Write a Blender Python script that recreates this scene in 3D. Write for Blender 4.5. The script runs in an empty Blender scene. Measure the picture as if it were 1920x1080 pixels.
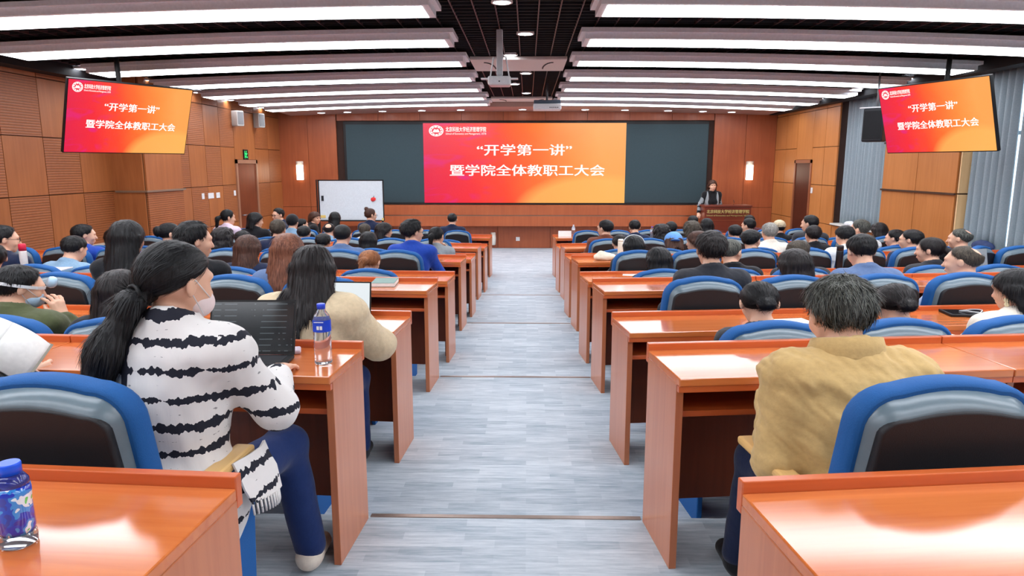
import bpy, bmesh, math, random
import numpy as np
from mathutils import Vector, Matrix, Euler

# ------------------------------------------------------------------ camera
SC = bpy.context.scene
COL = SC.collection
F, PITCH, YAW, CH = 1300.0, .1748, .0216, 1.494
cam_d = bpy.data.cameras.new('camera'); cam = bpy.data.objects.new('camera', cam_d); COL.objects.link(cam)
cam_d.sensor_width = 36; cam_d.lens = 36*F/1920; cam_d.clip_start = .02
cam.location = (0, 0, CH); cam.rotation_euler = (math.pi/2-PITCH, 0, YAW)
SC.camera = cam
# ------------------------------------------------------------------ world, exposure
SC.view_settings.view_transform = 'Standard'; SC.view_settings.look = 'None'
SC.view_settings.exposure = 0.36; SC.view_settings.gamma = 1; SC.view_settings.use_curve_mapping = False
W = bpy.data.worlds.new('world'); SC.world = W; W.use_nodes = True
bg = W.node_tree.nodes['Background']; bg.inputs[0].default_value = (.75, .88, 1, 1); bg.inputs[1].default_value = 2.5
LAMP = 7.0      # long ceiling lamps
SUNE = 0
SC.cycles.max_bounces = 7; SC.cycles.diffuse_bounces = 4; SC.cycles.glossy_bounces = 3; SC.cycles.transmission_bounces = 5
SC.cycles.transparent_max_bounces = 6
SC.cycles.sample_clamp_indirect = 6; SC.cycles.use_denoising = True
try: SC.cycles.denoiser = 'OPENIMAGEDENOISE'
except Exception: pass

ca, sa, cp, sp = math.cos(YAW), math.sin(YAW), math.cos(PITCH), math.sin(PITCH)
def at(u, v, Y):
    """world point at distance Y down the hall seen at photo position u, v"""
    a, b = (u-960)/F, -(v-540)/F
    d = Vector((a*ca-(cp+b*sp)*sa, a*sa+(cp+b*sp)*ca, -sp+b*cp))
    t = Y/d.y
    return Vector((0, 0, CH))+d*t
def seen(p):
    dx = p[0]*ca+p[1]*sa; dy = -p[0]*sa+p[1]*ca; dz = p[2]-CH
    d = dy*cp-dz*sp
    return 960+F*dx/d, 540-F*(dy*sp+dz*cp)/d

# ------------------------------------------------------------------ measured hall
ROWY = [1.525, 2.777, 3.967, 5.185, 6.429, 7.653, 9.045, 10.214, 11.818, 13.419]
LEV = [0, 0, 1, 1, 2, 2, 3, 3, 4, 4]
LZ = [0, -.123, -.262, -.417, -.602]
XR, XL = .493, -.67
SKR, SKL = .115, .065
DD = .415
WALLY = 17.8; FZ = -.602
ORD = ['zeroth', 'first', 'second', 'third', 'fourth', 'fifth', 'sixth', 'seventh', 'eighth', 'ninth', 'tenth', 'eleventh', 'twelfth', 'thirteenth', 'fourteenth']

# ------------------------------------------------------------------ materials
def lin(c):
    return tuple((x/12.92 if x <= .04045 else ((x+.055)/1.055)**2.4) for x in [v/255 for v in c])
def newmat(name):
    m = bpy.data.materials.new(name); m.use_nodes = True
    return m, m.node_tree, m.node_tree.nodes['Principled BSDF']
MC = {}
def mat(name, rgb, rough=.5, metal=0, spec=.5, noise=.06, scale=40, bump=0, coat=0, sheen=0, trans=0, ior=1.45, alpha=1):
    if name in MC: return MC[name]
    m, t, b = newmat(name); c = lin(rgb)
    b.inputs['Roughness'].default_value = rough; b.inputs['Metallic'].default_value = metal
    b.inputs['Specular IOR Level'].default_value = spec; b.inputs['IOR'].default_value = ior
    if coat: b.inputs['Coat Weight'].default_value = coat; b.inputs['Coat Roughness'].default_value = .08
    if sheen: b.inputs['Sheen Weight'].default_value = sheen
    if trans: b.inputs['Transmission Weight'].default_value = trans
    if alpha < 1: b.inputs['Alpha'].default_value = alpha
    tc = t.nodes.new('ShaderNodeTexCoord'); nz = t.nodes.new('ShaderNodeTexNoise'); nz.inputs['Scale'].default_value = scale
    nz.inputs['Detail'].default_value = 4
    t.links.new(tc.outputs['Object'], nz.inputs['Vector'])
    mx = t.nodes.new('ShaderNodeMix'); mx.data_type = 'RGBA'
    mx.inputs[6].default_value = (*[x*(1-noise*2) for x in c], 1); mx.inputs[7].default_value = (*[min(1, x*(1+noise*2)) for x in c], 1)
    t.links.new(nz.outputs['Fac'], mx.inputs[0]); t.links.new(mx.outputs[2], b.inputs['Base Color'])
    if bump:
        bp = t.nodes.new('ShaderNodeBump'); bp.inputs['Strength'].default_value = bump; bp.inputs['Distance'].default_value = .01
        t.links.new(nz.outputs['Fac'], bp.inputs['Height']); t.links.new(bp.outputs[0], b.inputs['Normal'])
    MC[name] = m; return m
def wood(name, c1, c2, rough=.3, axis='x', scale=1.0, coat=0.0, slat=0):
    """procedural wood, grain runs along one axis"""
    if name in MC: return MC[name]
    m, t, b = newmat(name); N = t.nodes; L = t.links
    tc = N.new('ShaderNodeTexCoord'); mp = N.new('ShaderNodeMapping')
    s = {'x': (1.2, 22, 22), 'z': (22, 22, 1.2), 'y': (22, 1.2, 22)}[axis]
    mp.inputs['Scale'].default_value = [k*scale for k in s]
    L.new(tc.outputs['Object'], mp.inputs[0])
    nz = N.new('ShaderNodeTexNoise'); nz.inputs['Scale'].default_value = 1.5; nz.inputs['Detail'].default_value = 6; nz.inputs['Distortion'].default_value = .6
    L.new(mp.outputs[0], nz.inputs['Vector'])
    n2 = N.new('ShaderNodeTexNoise'); n2.inputs['Scale'].default_value = 1.3; L.new(tc.outputs['Object'], n2.inputs['Vector'])
    cr = N.new('ShaderNodeValToRGB'); cr.color_ramp.elements[0].position = .3; cr.color_ramp.elements[1].position = .72
    cr.color_ramp.elements[0].color = (*lin(c1), 1); cr.color_ramp.elements[1].color = (*lin(c2), 1)
    ad = N.new('ShaderNodeMath'); ad.operation = 'MULTIPLY_ADD'; ad.inputs[1].default_value = .5
    L.new(n2.outputs['Fac'], ad.inputs[0]); 
    hf = N.new('ShaderNodeMath'); hf.operation = 'MULTIPLY'; hf.inputs[1].default_value = .5; L.new(nz.outputs['Fac'], hf.inputs[0]); L.new(hf.outputs[0], ad.inputs[2])
    L.new(ad.outputs[0], cr.inputs[0])
    b.inputs['Roughness'].default_value = rough
    if coat: b.inputs['Coat Weight'].default_value = coat; b.inputs['Coat Roughness'].default_value = .1
    out = cr.outputs[0]
    if slat:
        sx = N.new('ShaderNodeSeparateXYZ'); L.new(tc.outputs['Object'], sx.inputs[0])
        ml = N.new('ShaderNodeMath'); ml.operation = 'MULTIPLY'; ml.inputs[1].default_value = 2*math.pi/slat; L.new(sx.outputs['Z'], ml.inputs[0])
        sn = N.new('ShaderNodeMath'); sn.operation = 'SINE'; L.new(ml.outputs[0], sn.inputs[0])
        gt = N.new('ShaderNodeMath'); gt.operation = 'GREATER_THAN'; gt.inputs[1].default_value = .6; L.new(sn.outputs[0], gt.inputs[0])
        mx = N.new('ShaderNodeMix'); mx.data_type = 'RGBA'; L.new(gt.outputs[0], mx.inputs[0]); L.new(out, mx.inputs[6])
        mx.inputs[7].default_value = (*[x*.72 for x in lin(c1)], 1); out = mx.outputs[2]
        bp = N.new('ShaderNodeBump'); bp.inputs['Strength'].default_value = .3; bp.inputs['Distance'].default_value = .003; bp.invert = True
        L.new(sn.outputs[0], bp.inputs['Height']); L.new(bp.outputs[0], b.inputs['Normal'])
    L.new(out, b.inputs['Base Color'])
    MC[name] = m; return m
def emit(name, rgb, s, base=(240, 240, 240)):
    if name in MC: return MC[name]
    m, t, b = newmat(name); b.inputs['Base Color'].default_value = (*lin(base), 1)
    b.inputs['Emission Color'].default_value = (*lin(rgb), 1); b.inputs['Emission Strength'].default_value = s
    # faint unevenness of the diffuser
    tc = t.nodes.new('ShaderNodeTexCoord'); nz = t.nodes.new('ShaderNodeTexNoise'); nz.inputs['Scale'].default_value = 3
    t.links.new(tc.outputs['Object'], nz.inputs['Vector'])
    mr = t.nodes.new('ShaderNodeMapRange'); mr.inputs[3].default_value = s*.95; mr.inputs[4].default_value = s*1.05
    t.links.new(nz.outputs['Fac'], mr.inputs[0]); t.links.new(mr.outputs[0], b.inputs['Emission Strength'])
    MC[name] = m; return m

TOPW = wood('desk_top_wood', (192, 96, 44), (220, 128, 68), .15, 'x', 1, .5)
SIDEW = wood('desk_side_wood', (178, 98, 58), (204, 126, 82), .3, 'z', 1, .3)
EDGEW = wood('desk_edge_wood', (188, 84, 38), (216, 108, 54), .3, 'x', 1, .3)
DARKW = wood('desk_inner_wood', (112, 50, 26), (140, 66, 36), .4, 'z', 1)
WALLW = wood('wall_wood', (150, 86, 44), (182, 112, 62), .42, 'z', .6)
WALLS = wood('wall_slatted_wood', (150, 86, 46), (176, 106, 60), .5, 'x', .6, 0, .035)
FRONTW = wood('front_wall_wood', (146, 72, 40), (178, 96, 56), .38, 'z', .5)
FRONTX = wood('front_band_wood', (158, 78, 42), (186, 100, 58), .38, 'z', .5)
DOORW = wood('door_wood', (104, 50, 28), (134, 68, 40), .4, 'z', .8)
ARMW = wood('armrest_wood', (214, 168, 100), (232, 190, 124), .35, 'y', 1)
BLACK = mat('matte_black', (14, 14, 16), .6)
DARKP = mat('chair_panel_black', (26, 26, 30), .55, bump=.1, scale=300)
GREYS = mat('chair_shell_grey', (104, 122, 132), .28, spec=.6)
BLUEF = mat('chair_blue_fabric', (14, 86, 152), .75, bump=.15, scale=250)
WHITE = mat('white_plastic', (226, 228, 230), .4)
CREAM = mat('cream_paint', (222, 214, 206), .6)
GREYM = mat('grey_metal', (150, 154, 160), .35, metal=.6)
STEEL = mat('nosing_metal', (168, 150, 140), .35, metal=.8)
PAPER = mat('paper', (238, 238, 234), .8)
SEAM = mat('seam_dark', (52, 26, 14), .7)
GLASSM = mat('window_glass', (235, 245, 250), .02, trans=1, noise=0)

# ------------------------------------------------------------------ mesh helpers
def bx(bm, x0, x1, y0, y1, z0, z1, mi=0):
    v = [bm.verts.new((x, y, z)) for x in (x0, x1) for y in (y0, y1) for z in (z0, z1)]
    fs = []
    for q in ((0, 1, 3, 2), (4, 6, 7, 5), (0, 4, 5, 1), (2, 3, 7, 6), (0, 2, 6, 4), (1, 5, 7, 3)):
        f = bm.faces.new([v[i] for i in q]); f.material_index = mi; fs.append(f)
    return v
def new_bm(): return bmesh.new()
def obj(name, bm, m, parent=None, smooth=False, bevel=0, seg=2):
    me = bpy.data.meshes.new(name)
    bmesh.ops.recalc_face_normals(bm, faces=bm.faces)
    bm.to_mesh(me); bm.free()
    for x in (m if isinstance(m, (list, tuple)) else [m]): me.materials.append(x)
    o = bpy.data.objects.new(name, me); COL.objects.link(o)
    if parent: o.parent = parent
    if smooth: me.polygons.foreach_set('use_smooth', [True]*len(me.polygons))
    if bevel:
        b = o.modifiers.new('bevel', 'BEVEL'); b.width = bevel; b.segments = seg; b.limit_method = 'ANGLE'; b.angle_limit = .6
    return o
def box(name, x0, x1, y0, y1, z0, z1, m, parent=None, bevel=0):
    bm = new_bm(); bx(bm, x0, x1, y0, y1, z0, z1); return obj(name, bm, m, parent, bevel=bevel)
def lathe(bm, prof, n=24, c=(0, 0, 0), mi=0, cap=True, M=None):
    rings = []
    for r, z in prof:
        ring = []
        for i in range(n):
            a = 2*math.pi*i/n; p = Vector((r*math.cos(a), r*math.sin(a), z))
            if M: p = M @ p
            ring.append(bm.verts.new(p+Vector(c)))
        rings.append(ring)
    for k in range(len(rings)-1):
        for i in range(n):
            f = bm.faces.new((rings[k][i], rings[k][(i+1) % n], rings[k+1][(i+1) % n], rings[k+1][i])); f.material_index = mi; f.smooth = True
    if cap:
        for ring, s in ((rings[0], -1), (rings[-1], 1)):
            f = bm.faces.new(ring if s > 0 else ring[::-1]); f.material_index = mi
def tube(bm, pts, r, n=8, mi=0):
    pts = [Vector(p) for p in pts]; rings = []
    rr = r if isinstance(r, (list, tuple)) else [r]*len(pts)
    up = Vector((0, 0, 1))
    for i, p in enumerate(pts):
        d = (pts[min(i+1, len(pts)-1)]-pts[max(i-1, 0)]).normalized()
        s = d.cross(up); s = s if s.length > .05 else d.cross(Vector((1, 0, 0))); s.normalize(); w = s.cross(d)
        rings.append([bm.verts.new(p+(s*math.cos(2*math.pi*k/n)+w*math.sin(2*math.pi*k/n))*rr[i]) for k in range(n)])
    for k in range(len(rings)-1):
        for i in range(n):
            f = bm.faces.new((rings[k][i], rings[k][(i+1) % n], rings[k+1][(i+1) % n], rings[k+1][i])); f.material_index = mi; f.smooth = True
    bm.faces.new(rings[0][::-1]).material_index = mi; bm.faces.new(rings[-1]).material_index = mi
def thing(name, label, cat, loc=(0, 0, 0), rz=0, group=None):
    o = bpy.data.objects.new(name, None); COL.objects.link(o); o.empty_display_size = .1
    o.location = loc; o.rotation_euler = (0, 0, rz); o['label'] = label; o['category'] = cat
    if group: o['group'] = group
    return o
def tag(o, label, cat, group=None):
    o['label'] = label; o['category'] = cat
    if group: o['group'] = group
    return o
def struct(o): o['kind'] = 'structure'; return o
def dup(root, loc, rz, label, group=None, cat=None):
    r = root.copy(); COL.objects.link(r); r.location = loc; r.rotation_euler = (0, 0, rz); r['label'] = label
    if group: r['group'] = group
    for ch in list(root.children):
        c = ch.copy(); COL.objects.link(c); c.parent = r
        for g in list(ch.children):
            d = g.copy(); COL.objects.link(d); d.parent = c
    return r
def text(name, s, size, m, parent, loc, rot=(math.pi/2, 0, 0), sx=1, bold=0, ext=.001, align='CENTER', space=1):
    cu = bpy.data.curves.new(name, 'FONT'); cu.body = s; cu.size = size; cu.align_x = align; cu.align_y = 'CENTER'
    cu.extrude = ext; cu.space_character = space; cu.resolution_u = 3
    o = bpy.data.objects.new(name, cu); COL.objects.link(o)
    bpy.context.view_layer.update()
    me = bpy.data.meshes.new_from_object(o.evaluated_get(bpy.context.evaluated_depsgraph_get()))
    bpy.data.objects.remove(o); me.name = name
    me.materials.clear(); me.materials.append(m)
    if bold:
        b2 = bmesh.new(); b2.from_mesh(me)
        for dx, dz in ((bold, 0), (-bold, 0), (0, bold*.7)):
            g = bmesh.new(); g.from_mesh(me); bmesh.ops.translate(g, verts=g.verts, vec=(dx, dz, ext*.3*(1 if dx > 0 else 2)))
            t_ = bpy.data.meshes.new('t'); g.to_mesh(t_); g.free(); b2.from_mesh(t_); bpy.data.meshes.remove(t_)
        b2.to_mesh(me); b2.free()
    o = bpy.data.objects.new(name, me); COL.objects.link(o); o.parent = parent
    o.location = loc; o.rotation_euler = rot; o.scale = (sx, 1, 1)
    return o

# ================================================================== THE ROOM
def carpet():
    m, t, b = newmat('carpet'); N = t.nodes; L = t.links
    tc = N.new('ShaderNodeTexCoord'); mp = N.new('ShaderNodeMapping'); mp.inputs['Scale'].default_value = (5, 60, 1)
    L.new(tc.outputs['Object'], mp.inputs[0])
    n1 = N.new('ShaderNodeTexNoise'); n1.inputs['Scale'].default_value = 1; n1.inputs['Detail'].default_value = 5; n1.inputs['Roughness'].default_value = .7
    L.new(mp.outputs[0], n1.inputs['Vector'])
    br = N.new('ShaderNodeTexBrick'); br.inputs['Scale'].default_value = 1; br.inputs['Brick Width'].default_value = .25; br.inputs['Row Height'].default_value = .055
    br.inputs['Mortar Size'].default_value = .0; br.inputs['Color1'].default_value = (.0, .0, .0, 1); br.inputs['Color2'].default_value = (1, 1, 1, 1)
    L.new(tc.outputs['Object'], br.inputs['Vector'])
    mm = N.new('ShaderNodeMath'); mm.operation = 'MULTIPLY_ADD'; mm.inputs[1].default_value = .2
    L.new(br.outputs['Color'], mm.inputs[0]); L.new(n1.outputs['Fac'], mm.inputs[2])
    cr = N.new('ShaderNodeValToRGB'); e = cr.color_ramp.elements
    e[0].position = .30; e[0].color = (*lin((138, 156, 170)), 1); e[1].position = .86; e[1].color = (*lin((214, 222, 228)), 1)
    L.new(mm.outputs[0], cr.inputs[0]); L.new(cr.outputs[0], b.inputs['Base Color'])
    b.inputs['Roughness'].default_value = .75
    bp = N.new('ShaderNodeBump'); bp.inputs['Strength'].default_value = .3; bp.inputs['Distance'].default_value = .004
    L.new(n1.outputs['Fac'], bp.inputs['Height']); L.new(bp.outputs[0], b.inputs['Normal'])
    return m
CARPET = carpet()
bm = new_bm(); ys = [-3.4, ROWY[1]+.005, ROWY[3]+.005, ROWY[5]+.005, ROWY[7]+.005, WALLY+.3]
for i in range(5): bx(bm, -7.2, 7.2, ys[i]-(.0 if i == 0 else 0), ys[i+1], -.9, LZ[i])
struct(obj('floor', bm, CARPET))
for i in range(4):
    bm = new_bm(); bx(bm, XL, XR, ys[i+1]-.022, ys[i+1]+.003, LZ[i]-.02, LZ[i]+.004)
    struct(obj('trim_%d' % (i+1), bm, STEEL))

def panels(bm, X, y0, y1, zs, step, face, depth=.03, odd=0, plain=0):
    """wall panels with open joints; face=+1 looks toward +x"""
    n = max(1, round((y1-y0)/step)); w = (y1-y0)/n
    for i in range(n):
        for k in range(len(zs)-1):
            a, b_ = y0+i*w+.006, y0+(i+1)*w-.006
            bx(bm, min(X, X+face*depth), max(X, X+face*depth), a, b_, zs[k]+.006, zs[k+1]-.006, 1 if (i+k+odd) % 2 and not plain and face > 0 else 0)
ZS = [-.62, .30, 1.09, 1.876, 2.66, 3.3]
# left wall: recessed bay, pilaster, front bay
bm = new_bm()
bx(bm, -6.9, -6.63, -3.4, 11.05, -.9, 3.4, 2); bx(bm, -6.9, -6.1, 11.05, 12.25, -.9, 3.4, 2); bx(bm, -6.9, -6.3, 12.25, WALLY+.3, -.9, 3.4, 2)
panels(bm, -6.63, -3.37, 11.03, ZS, .75, 1)
panels(bm, -6.1, 11.06, 12.24, ZS, 1.18, 1)
panels(bm, -6.3, 12.26, 15.0, ZS, .62, 1, odd=1)
panels(bm, -6.3, 16.15, WALLY, ZS, .8, 1)
panels(bm, -6.3, 15.0, 16.15, [1.62, 2.66, 3.3], 1.15, 1)
for k in range(5): bx(bm, -6.6, -6.1, 11.02, 11.05, ZS[k]+.006, ZS[k+1]-.006, 0)
struct(obj('wall_left', bm, [WALLW, WALLS, SEAM]))
bm = new_bm(); bx(bm, -6.6, -6.53, -3.3, 11.0, .27, .31, 0); bx(bm, -6.6, -6.575, -3.3, 11.0, .12, .27, 1)
struct(obj('trim_5', bm, [mat('rail_cream', (206, 190, 170), .4), BLACK]))
bm = new_bm(); bx(bm, -6.07, -6.04, 11.03, 12.27, 1.07, 1.10, 0); bx(bm, -6.56, -6.04, 11.0, 11.03, 1.07, 1.1, 0)
struct(obj('trim_6', bm, mat('bronze_strip', (150, 132, 112), .35, metal=.5)))
# left door, dark wood
bm = new_bm(); bx(bm, -6.31, -6.24, 14.98, 15.06, -.602, 1.62, 0); bx(bm, -6.31, -6.24, 16.09, 16.17, -.602, 1.62, 0); bx(bm, -6.31, -6.24, 14.98, 16.17, 1.54, 1.62, 0)
struct(obj('door_frame_1', bm, wood('frame_wood', (150, 104, 80), (176, 128, 100), .35, 'z')))
d1 = struct(box('door_1', -6.29, -6.262, 15.06, 16.09, -.602, 1.54, DOORW))
bm = new_bm(); tube(bm, [(-6.262, 15.16, .42), (-6.20, 15.16, .42), (-6.20, 15.28, .42)], .01); obj('door_handle', bm, GREYM, d1)
# right wall
bm = new_bm()
RX = 6.2
bx(bm, RX+.03, RX+.45, 14.25, WALLY+.3, -.9, 3.4, 2)
panels(bm, RX+.03, 14.27, 15.5, ZS, .62, -1); panels(bm, RX+.03, 15.5, 16.4, [1.62, 2.66, 3.3], .9, -1); panels(bm, RX+.03, 16.4, WALLY, ZS, .7, -1)
bx(bm, RX+.03, RX+.45, 10.25, 12.4, -.9, 3.4, 2); panels(bm, RX+.03, 10.27, 12.38, [.30, 1.09, 1.876, 2.66, 3.3], 1.05, -1, odd=1, plain=1)
for z0, z1 in ((.31, 1.08), (1.1, 1.87), (1.89, 2.65)): bx(bm, RX+.02, RX+.4, 10.22, 10.25, z0, z1, 3)  # pillar side by the window: daylight on it put into a lighter wood colour
# walls under and above the windows
bx(bm, RX+.03, RX+.45, -3.4, 10.25, -.9, .32, 2); bx(bm, RX+.03, RX+.45, 12.4, 14.25, -.9, .32, 2)
panels(bm, RX+.03, -3.37, 14.25, [-.62, .30], 1.05, -1)
bx(bm, RX+.2, RX+.45, -3.4, 10.25, 2.75, 3.4, 2); bx(bm, RX+.2, RX+.45, 12.4, 14.25, 2.75, 3.4, 2)
for a, b_ in ((-3.4, -.6), (3.2, 3.9)): bx(bm, RX+.03, RX+.45, a, b_, .32, 2.75, 0)
struct(obj('wall_right', bm, [wood('right_wall_wood', (176, 108, 52), (202, 132, 74), .42, 'z', .6), WALLS, SEAM, wood('jamb_sunlit_wood', (222, 182, 128), (240, 206, 156), .5, 'z', .6)]))
bm = new_bm(); bx(bm, RX-.04, RX+.0, 10.1, 12.5, .27, .31, 0); bx(bm, RX-.03, RX+.0, 10.25, 12.38, 1.07, 1.10, 0); bx(bm, RX-.03, RX, 10.25, 12.38, 1.86, 1.89, 0)
struct(obj('trim_7', bm, mat('dark_rail', (70, 48, 36), .4)))
bm = new_bm()
bx(bm, RX-.06, RX+.3, -.6, 10.2, .32, .35, 0); bx(bm, RX-.06, RX+.3, 12.42, 14.22, .32, .35, 0)
struct(obj('window_sill_1', bm, mat('white_stone', (226, 224, 218), .35)))
for n, (a, b_) in enumerate(((12.4, 14.25), (3.9, 10.25), (-.6, 3.2))):
    bm = new_bm()
    for q in (a+.02, (a+b_)/2-.025, b_-.07): bx(bm, RX+.36, RX+.41, q, q+.05, .35, 2.75)
    for q in (.35, 1.9, 2.7): bx(bm, RX+.36, RX+.41, a, b_, q, q+.05)
    w = struct(obj('window_%d' % (n+1), bm, WHITE))
    struct(box('window_pane', RX+.38, RX+.386, a+.03, b_-.03, .36, 2.74, GLASSM, w))
# right doorway, filled by a slab coloured dark for the unlit lobby behind
bm = new_bm(); bx(bm, RX-.02, RX+.04, 15.46, 15.53, -.602, 1.62); bx(bm, RX-.02, RX+.04, 16.37, 16.44, -.602, 1.62); bx(bm, RX-.02, RX+.04, 15.46, 16.44, 1.55, 1.62)
struct(obj('door_frame_2', bm, wood('frame_wood2', (140, 80, 52), (160, 96, 64), .35, 'z')))
struct(box('door_2', RX+.0, RX+.028, 15.53, 16.37, -.602, 1.55, wood('doorway_shade_wood', (66, 26, 14), (84, 36, 22), .4, 'z')))

# front wall with the screen recess, console band and recessed plinth
bm = new_bm()
bx(bm, -6.9, 6.9, WALLY+.06, WALLY+.3, -.9, 3.5, 1)
def fp(x0, x1, z0, z1, y=WALLY, d=.06, mi=0): bx(bm, x0+.004, x1-.004, y, y+d, z0+.004, z1-.004, mi)
for a, b_ in ((-6.3, -5.55), (-5.55, -4.82)):
    for z0, z1 in ((-.602, .45), (.45, 3.2)): fp(a, b_, z0, z1)
for a, b_ in ((4.66, 5.45), (5.45, 6.2)):
    for z0, z1 in ((-.602, .45), (.45, 3.2)): fp(a, b_, z0, z1)
for i in range(9): fp(-4.8+i*1.05, -4.8+(i+1)*1.05, 2.6, 3.2)
for i in range(7): fp(-4.8+i*1.35, -4.8+(i+1)*1.35, -.602, .5)
struct(obj('wall_front', bm, [FRONTW, SEAM]))
bm = new_bm(); bx(bm, -4.8, 4.65, WALLY-.32, WALLY-.001, .27, .51); bx(bm, -4.8, 4.65, WALLY-.34, WALLY-.001, -.01, .24)
bx(bm, -4.8, 4.65, WALLY-.29, WALLY-.002, .24, .27, 1)
struct(obj('trim_8', bm, [FRONTX, mat('band_strip', (176, 150, 130), .35, metal=.4)]))
struct(box('wall_back', -6.9, 6.9, -3.6, -3.4, -.9, 3.4, WALLW))
# ceiling: black deck with an open black slat grid hung below it
def arc(x, s=.14): return 1-(abs(x)/6.3)**2*s/.14*1.0 if False else -s*(abs(x)/6)**2
GZ = 3.02
bm = new_bm(); bx(bm, -7, 7, -3.6, WALLY+.3, 3.4, 3.5, 0)
nb = 12
def slat_strip(y, z, w, h):
    for i in range(nb):
        xa = -6.6+13.2*i/nb; xb = -6.6+13.2*(i+1)/nb
        za, zb = z+arc(xa), z+arc(xb)
        v = [bm.verts.new(p) for p in ((xa, y, za), (xa, y+w, za), (xb, y+w, zb), (xb, y, zb), (xa, y, za+h), (xa, y+w, za+h), (xb, y+w, zb+h), (xb, y, zb+h))]
        for q in ((0, 3, 2, 1), (4, 5, 6, 7), (0, 1, 5, 4), (1, 2, 6, 5), (2, 3, 7, 6), (3, 0, 4, 7)): bm.faces.new([v[j] for j in q]).material_index = 1
y = -3.3
while y < WALLY-.1:
    slat_strip(y, GZ+.002, .012, .06); y += .15
struct(obj('ceiling', bm, [mat('ceiling_black', (7, 8, 10), .9), mat('slat_black', (22, 25, 30), .6)]))
bm = new_bm(); x = -6.5
while x < 6.51:
    z = GZ-.004+arc(x); bx(bm, x-.006, x+.006, -3.3, WALLY-.1, z, z+.055); x += .2132
struct(obj('trim_9', bm, mat('runner_reddish', (74, 52, 56), .5)))
# side edges of the ceiling (dark bulkheads) and curtain track
bm = new_bm(); bx(bm, -6.62, -6.35, -3.4, WALLY, 2.72, 3.39); bx(bm, 6.0, 6.22, -3.4, WALLY, 2.72, 3.39)
struct(obj('trim_10', bm, mat('bulkhead_black', (20, 20, 24), .7)))
# cream arched soffit along the front wall
bm = new_bm()
for i in range(24):
    xa = -5.95+11.9*i/24; xb = -5.95+11.9*(i+1)/24; h0 = [2.855+arc(q, .1) for q in (xa, xb)]
    v = [bm.verts.new(p) for p in ((xa, 16.75, h0[0]), (xa, WALLY, h0[0]-.03), (xb, WALLY, h0[1]-.03), (xb, 16.75, h0[1]), (xa, 16.75, 3.2), (xb, 16.75, 3.2))]
    bm.faces.new((v[0], v[1], v[2], v[3])); bm.faces.new((v[0], v[3], v[5], v[4]))
struct(obj('trim_11', bm, mat('soffit_paint', (176, 142, 130), .6)))
# two cream ceiling panels over the aisle with curved air slots
for n, (ya, yb) in enumerate(((10.2, 11.4), (16.0, 16.74))):
    r = thing('ceiling_panel', ('nearer' if n == 0 else 'farther')+' cream ceiling panel with curved vent slots over the aisle', 'ceiling panel', (-.13, (ya+yb)/2, 2.965), 0)
    box('panel', -.69, .69, -(yb-ya)/2, (yb-ya)/2, 0, .05, CREAM, r, .01)
    for sx in (-1, 1):
        bm = new_bm(); tube(bm, [(sx*(.5-.14*math.sin(t)), -(yb-ya)*.3+(yb-ya)*.55*(1-math.cos(t)), 0) for t in [k*math.pi/12 for k in range(7)]], .012, 6)
        obj('vent_slot', bm, BLACK, r)

# ------------------------------------------------------------------ lamps
LY = [6.82, 8.47, 10.1, 11.82, 13.45, 15.1, 16.5]; LW = .5
LY = [5.2, 3.6, 2.0, .4, -1.2][::-1]+LY
LEM = emit('lamp_diffuser', (244, 248, 255), LAMP)
LBODY = mat('lamp_housing', (234, 238, 242), .5)
def lamp(x0, x1, label, loc):
    r = thing('ceiling_lamp', label, 'ceiling lamp', loc, 0, 'long curved ceiling lamps')
    def ribbon(xa, xb, y0, y1, z0, z1, m, name, n=14):
        bm = new_bm(); pr = None
        for i in range(n+1):
            x = xa+(xb-xa)*i/n; z = arc(x)
            q = [bm.verts.new((x, yy, zz+z)) for yy, zz in ((y0, z0), (y1, z0), (y1, z1), (y0, z1))]
            if pr:
                for k in range(4): bm.faces.new((pr[k], pr[(k+1) % 4], q[(k+1) % 4], q[k]))
            else: bm.faces.new(q)
            pr = q
        bm.faces.new(pr[::-1]); return obj(name, bm, m, r)
    s = .045 if x1 > x0 else -.045
    ribbon(x0, x1, -LW-.02, .02, .004, .07, LBODY, 'housing')
    ribbon(x0-s, x1+s, -LW-.055, .055, .07, .115, LBODY, 'flange')
    ribbon(x0+s*1.4, x1-s*.3, -LW+.03, -.005, 0, .006, LEM, 'diffuser')
    return r
LROOT = {}
vis = 0
for i, y in enumerate(LY):
    fr = len(LY)-i
    for side, (a, b_) in (('left', (-.86, -5.95)), ('right', (.63, 5.9))):
        lab = 'long white ceiling lamp %s of the aisle, %s from the front wall' % (side, ORD[fr])
        loc = (0, y, 2.86)
        if side not in LROOT: LROOT[side] = lamp(a, b_, lab, loc)
        else: dup(LROOT[side], loc, 0, lab)
# round downlights
DEM = emit('downlight_glow', (240, 246, 255), 20)
def downlight(loc, label, group, r0=.085):
    r = thing('downlight', label, 'downlight', loc, 0, group)
    bm = new_bm(); lathe(bm, [(r0, 0), (r0*.98, .004), (r0*.2, .004)], 20); obj('lens', bm, DEM, r)
    bm = new_bm(); lathe(bm, [(r0*1.0, -.002), (r0*1.22, -.002), (r0*1.22, .03), (r0, .03)], 20, cap=False); obj('trim_ring', bm, WHITE, r)
    return r
DR = None
def dl(loc, label, group):
    global DR
    if DR is None: DR = downlight(loc, label, group)
    else: dup(DR, loc, 0, label, group)
def at_z(u, v, z):
    a = at(u, v, 1.0); d = a-Vector((0, 0, CH)); t = (z-CH)/d.z; return Vector((0, 0, CH))+d*t
for i, (u, v) in enumerate([(941, 5), (985, 64), (957, 104), (986, 138), (965, 158), (987, 175), (970, 184)]):
    p = at_z(u, v, GZ-.01); dl(p, 'round ceiling downlight above the aisle, %s from the camera' % ORD[i+1], 'aisle downlights')
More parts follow.
